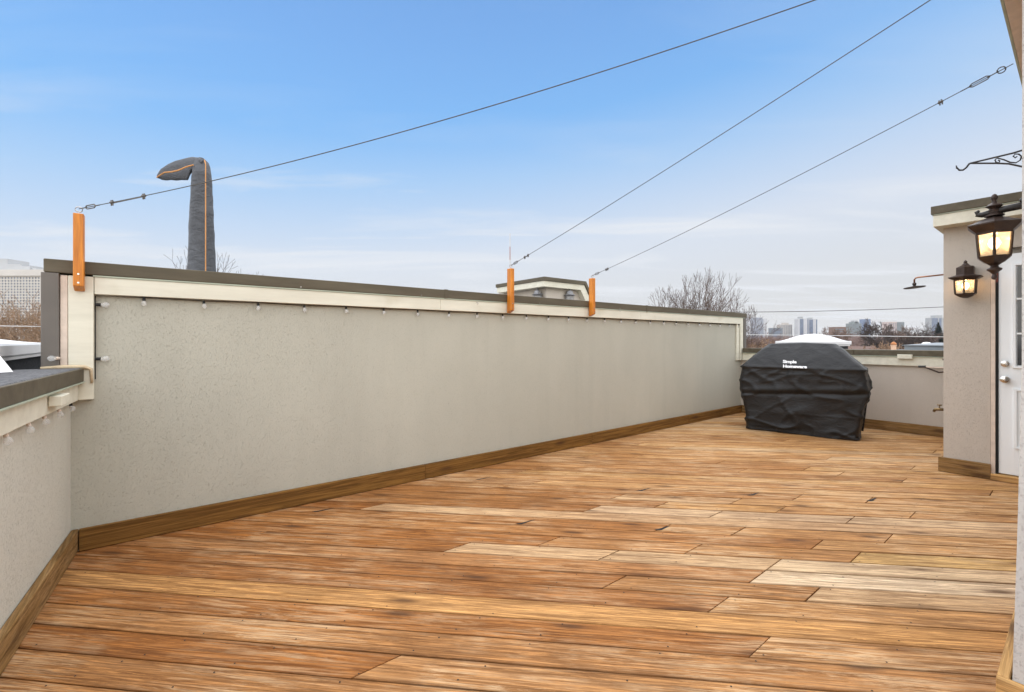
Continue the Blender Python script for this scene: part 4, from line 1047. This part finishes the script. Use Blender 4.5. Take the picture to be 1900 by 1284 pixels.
def split_tree(label, org, segs, m1, m2, group=None, rcut=.06, leaves=None, rot_=0):
    t = thing('bare_tree', label, 'tree', org, 'w', group)
    bm = BM(); tree_mesh(bm, [s for s in segs if s[2] >= rcut], org, 6, rot_=rot_); obj('trunk', bm, m1, t, fr='w', smooth=True)
    bm = BM(); tree_mesh(bm, [s for s in segs if s[2] < rcut], org, 3, rot_=rot_)
    if leaves:
        mr = Matrix.Rotation(rot_, 3, 'Z')
        for a, b, r1, r2 in segs:
            if r1 < leaves[2] and leaves[3].random() < leaves[0]:
                p = Vector(org)+mr@b; rg = leaves[3]
                for _ in range(2):
                    p2 = p+Vector((rg.gauss(0, .2), rg.gauss(0, .2), rg.gauss(0, .2))); u1 = Vector((rg.gauss(0, 1), rg.gauss(0, 1), rg.gauss(0, 1))).normalized()*leaves[1]; u2 = u1.cross(Vector((rg.gauss(0, 1), rg.gauss(0, 1), rg.gauss(0, 1)))).normalized()*leaves[1]
                    vs4 = [bm.verts.new(p2+q) for q in (u1, u2, -u1, -u2)]; bm.faces.new(vs4)
    obj('crown', bm, m2, t, fr='w')
    return t
# the big bare tree above the wall end: two stems
Yt = 60; c_ = pix(1306, 631, Yt)
rg = random.Random(5)
segs = []
for off, hh, lean in ((Vector((-1.2, .3, 0)), 20.9, .0), (Vector((.9, -.3, 0)), 21.0, .01), (Vector((2.1, .5, 0)), 18.8, .01)):
    for a, b, r1, r2 in grow(rg, hh, .78, 6, .5, r0=.24, trunk=.46, nb=(2, 3), thin=.016):
        segs.append((Vector((a.x*.62+lean*a.z, a.y*.8, a.z))+off, Vector((b.x*.62+lean*b.z, b.y*.8, b.z))+off, r1, r2))
split_tree('large bare tree with fine branching above the right end of the long wall', (c_.x, c_.y, GZ), segs, M['bark_dark'], M['bark_twig'])
c_ = pix(325, 631, 58)
split_tree('bare treetop peeking over the wall left of the covered parasol', (c_.x, c_.y, GZ), grow(rg, 23.2, .6, 6, .5, r0=.25, trunk=.34, thin=.018), M['bark_dark'], M['bark_dark'])
def belt_tree(px, pyt, Y, lv, seed, m1, m2, label, thin=.03, spread=1, lv_nb=(2, 3), leaves=None):
    rg = random.Random(seed); c = pix(px, pyt, Y); return split_tree(label, (c.x, c.y, GZ), grow(rg, c.z-GZ, spread, lv, .25, thin=thin, nb=lv_nb), m1, m2, leaves=leaves, rcut=.08)
belt_tree(1624, 588, 190, 6, 3, M['bark_dark'], M['bark_dark'], 'dark gnarled bare tree right of the narrow blue tower', .06, .5)
belt_tree(1703, 597, 150, 6, 8, M['bark_dark'], M['bark_dark'], 'wide bare tree left of the dark spruce', .045, 1.1)
belt_tree(1672, 602, 160, 6, 9, M['bark_brown'], M['bark_brown'], 'brown bare tree in front of the pinkish block', .05, 1.0)
belt_tree(1560, 604, 210, 6, 10, M['bark_brown'], M['bark_brown'], 'bare tree right of the grill in front of the brown block', .055, 1.0)
belt_tree(1392, 612, 120, 6, 11, M['bark_brown'], M['bark_brown'], 'brown bare tree at the end of the long wall', .035, .9)
belt_tree(1410, 630, 90, 5, 14, M['bark_brown'], M['leaf_y'] if 'leaf_y' in M else M['twig_tan'], 'low tree with yellow leaves right of the long wall end', .03, 1.1, leaves=(.9, .16, .2, random.Random(3)))
belt_tree(20, 535, 70, 6, 21, M['bark_brown'], M['twig_rust'], 'rust coloured tree in front of the office building at the left edge', .025, 1.1, leaves=(.12, .09, .1, random.Random(4)))
belt_tree(62, 540, 62, 6, 22, M['bark_dark'], M['twig_tan'], 'tan twigged tree nearer the end of the long wall', .025, 1.1, leaves=(.12, .08, .1, random.Random(5)))
belt_tree(-40, 540, 75, 6, 23, M['bark_dark'], M['twig_rust'], 'rust twigged tree outside the left edge', .025, 1.1)
# spruce
c_ = pix(1741, 597, 240); sp = thing('spruce_tree', 'dark pointed spruce beside the column in front of the grey tower', 'tree', (c_.x, c_.y, GZ), 'w')
hh = c_.z-GZ; M['needles'] = bark('spruce_needles', (.035, .046, .036))
obj('trunk', tube(BM(), [(c_.x, c_.y, GZ), (c_.x, c_.y, c_.z-.3)], [.35, .04], 6), M['bark_dark'], sp, fr='w')
bm = BM(); rg = random.Random(2); z = .12
while z < .985:
    nbr = 11; rad = (1-z)**.85*hh*.25*rg.uniform(.8, 1.12)+.15
    for i in range(nbr):
        a = rg.uniform(0, 6.28); L = rad*rg.uniform(.65, 1.1); z0 = GZ+z*hh; d = Vector((math.cos(a), math.sin(a), 0)); s = Vector((-d.y, d.x, 0))
        for k in range(5):
            t0 = k/5; p = Vector((c_.x, c_.y, z0))+d*L*t0+Vector((0, 0, -L*.28*t0+rg.uniform(-.1, .1))); w = .55*(1-t0*.6)
            for sgn in (-1, 1):
                q = p+d*L*.26+s*sgn*w*rg.uniform(.6, 1.1)+Vector((0, 0, -.25*rg.random())); bm.faces.new([bm.verts.new(x) for x in (p, q, p+d*L*.3)])
            bm.faces.new([bm.verts.new(x) for x in (p, p+d*L*.2+Vector((0, 0, -.45)), p+d*L*.3)])
    z += .016
obj('crown', bm, M['needles'], sp, fr='w')
# far-off wood: one mass of many bare crowns
rg = random.Random(77)
temps = [grow(random.Random(100+i), 14, 1.05, 5, .2, thin=.06, nb=(2, 3)) for i in range(5)]
def wood(name, mat, spots):
    bm = BM()
    verts, faces = [], []
    for X, Y, h, ti in spots:
        segs = temps[ti]; k = h/14; a = rg.uniform(0, 6.28); ca, sa = math.cos(a), math.sin(a); tk = max(1, Y/260)
        for p, q, r1, r2 in segs:
            if r1 < .1 and rg.random() < .1: continue
            d = q-p; s = d.cross(Vector((rg.gauss(0, 1), rg.gauss(0, 1), rg.gauss(0, 1)))).normalized(); s2 = d.cross(s).normalized(); i0 = len(verts)
            R1, R2 = r1*tk, r2*tk
            for c, r in ((p, R1), (q, R2)):
                for an in (0, 2.09, 4.19):
                    w = c*k+(s*math.cos(an)+s2*math.sin(an))*r
                    verts.append((X+w.x*ca-w.y*sa, Y+w.x*sa+w.y*ca, GZ+w.z))
            for j in range(3): faces.append((i0+j, i0+(j+1) % 3, i0+3+(j+1) % 3, i0+3+j))
    me = bpy.data.meshes.new(name); me.from_pydata(verts, [], faces); me.materials.append(mat)
    o = bpy.data.objects.new(name, me); C.objects.link(o); return tag(o, kind='stuff')
def spots(n, px0, px1, Y0, Y1, hmin, hmax):
    out = []
    for _ in range(n):
        Y = Y0*(Y1/Y0)**rg.random(); px = rg.uniform(px0, px1); out.append(((px-950)/840*Y, Y, rg.uniform(hmin, hmax), rg.randrange(5)))
    return out
tag(wood('bare_wood', M['twig_mauve'], spots(90, 1530, 1800, 230, 900, 14, 19.5)+spots(110, 1340, 1530, 240, 900, 12.5, 16.5)+spots(40, 900, 1340, 300, 900, 12, 18)), 'mauve brown bare wood stretching to the skyline', 'wood')
tag(wood('bare_thicket', M['twig_tan'], spots(46, 1350, 1800, 90, 230, 9, 12)), 'tan bare thicket just beyond the far parapet', 'wood')
tag(wood('autumn_thicket', M['twig_rust'], spots(16, -120, 150, 110, 240, 16, 23)), 'rust coloured thicket in front of the office building', 'wood')
# a few house roofs between the trees
M['roof_a'] = plain('grey_shingle_roof', (.16, .15, .15), .9); M['roof_b'] = plain('red_brown_roof', (.15, .10, .085), .9); M['house_w'] = plain('house_siding', (.45, .40, .36), .9)
hs2 = [(1455, 110, 7, M['roof_a'], 'grey roofed house left of the skylight beyond the far parapet'), (1588, 130, 7.5, M['roof_b'], 'red-brown roofed house among trees right of the grill'), (1640, 100, 6.6, M['roof_b'], 'red-brown roofed house left of the chimney pot'), (1735, 140, 7.5, M['roof_a'], 'grey roofed house in front of the spruce')]
for px, Y, h, rm, lab in hs2:
    c = pix(px, 631, Y); t = thing('house', lab, 'house', (c.x, c.y, GZ), 'w'); w, d = 5, 4
    obj('wall', box(BM(), c.x-w, c.x+w, c.y-d, c.y+d, GZ, GZ+h-.02), M['house_w'], t, fr='w')
    bm = BM(); A = [(c.x-w-.4, c.y-d-.4, GZ+h), (c.x+w+.4, c.y-d-.4, GZ+h), (c.x+w+.4, c.y+d+.4, GZ+h), (c.x-w-.4, c.y+d+.4, GZ+h), (c.x-w-.4, c.y, GZ+h+2.6), (c.x+w+.4, c.y, GZ+h+2.6)]
    V = [bm.verts.new(p) for p in A]
    for q in ((0, 1, 5, 4), (2, 3, 4, 5), (0, 4, 3), (1, 2, 5), (0, 3, 2, 1)): bm.faces.new([V[i] for i in q])
    obj('roof', bm, rm, t, fr='w')
    for i in range(4): obj('window', box(BM(), c.x-4+i*2.2, c.x-3+i*2.2, c.y-d-.06, c.y-d-.01, GZ+h-2, GZ+h-.7), M['c_dark'], t, fr='w')
# ------------------------------------------------------------------ haze
HAZE = 0.00007
if HAZE:
    hm = bpy.data.materials.new('air'); hm.use_nodes = True; t = hm.node_tree; t.nodes.clear()
    o_ = N(t, 'ShaderNodeOutputMaterial'); pv = N(t, 'ShaderNodeVolumePrincipled'); pv.inputs['Color'].default_value = (.86, .90, 1, 1); pv.inputs['Density'].default_value = HAZE; pv.inputs['Anisotropy'].default_value = .2
    t.links.new(pv.outputs[0], o_.inputs['Volume'])
    o = obj('haze', box(BM(), -2700, 2700, -2700, 2700, GZ-1, 140), hm, fr='w'); o['kind'] = 'stuff'; o['label'] = 'pale even haze over the whole place'
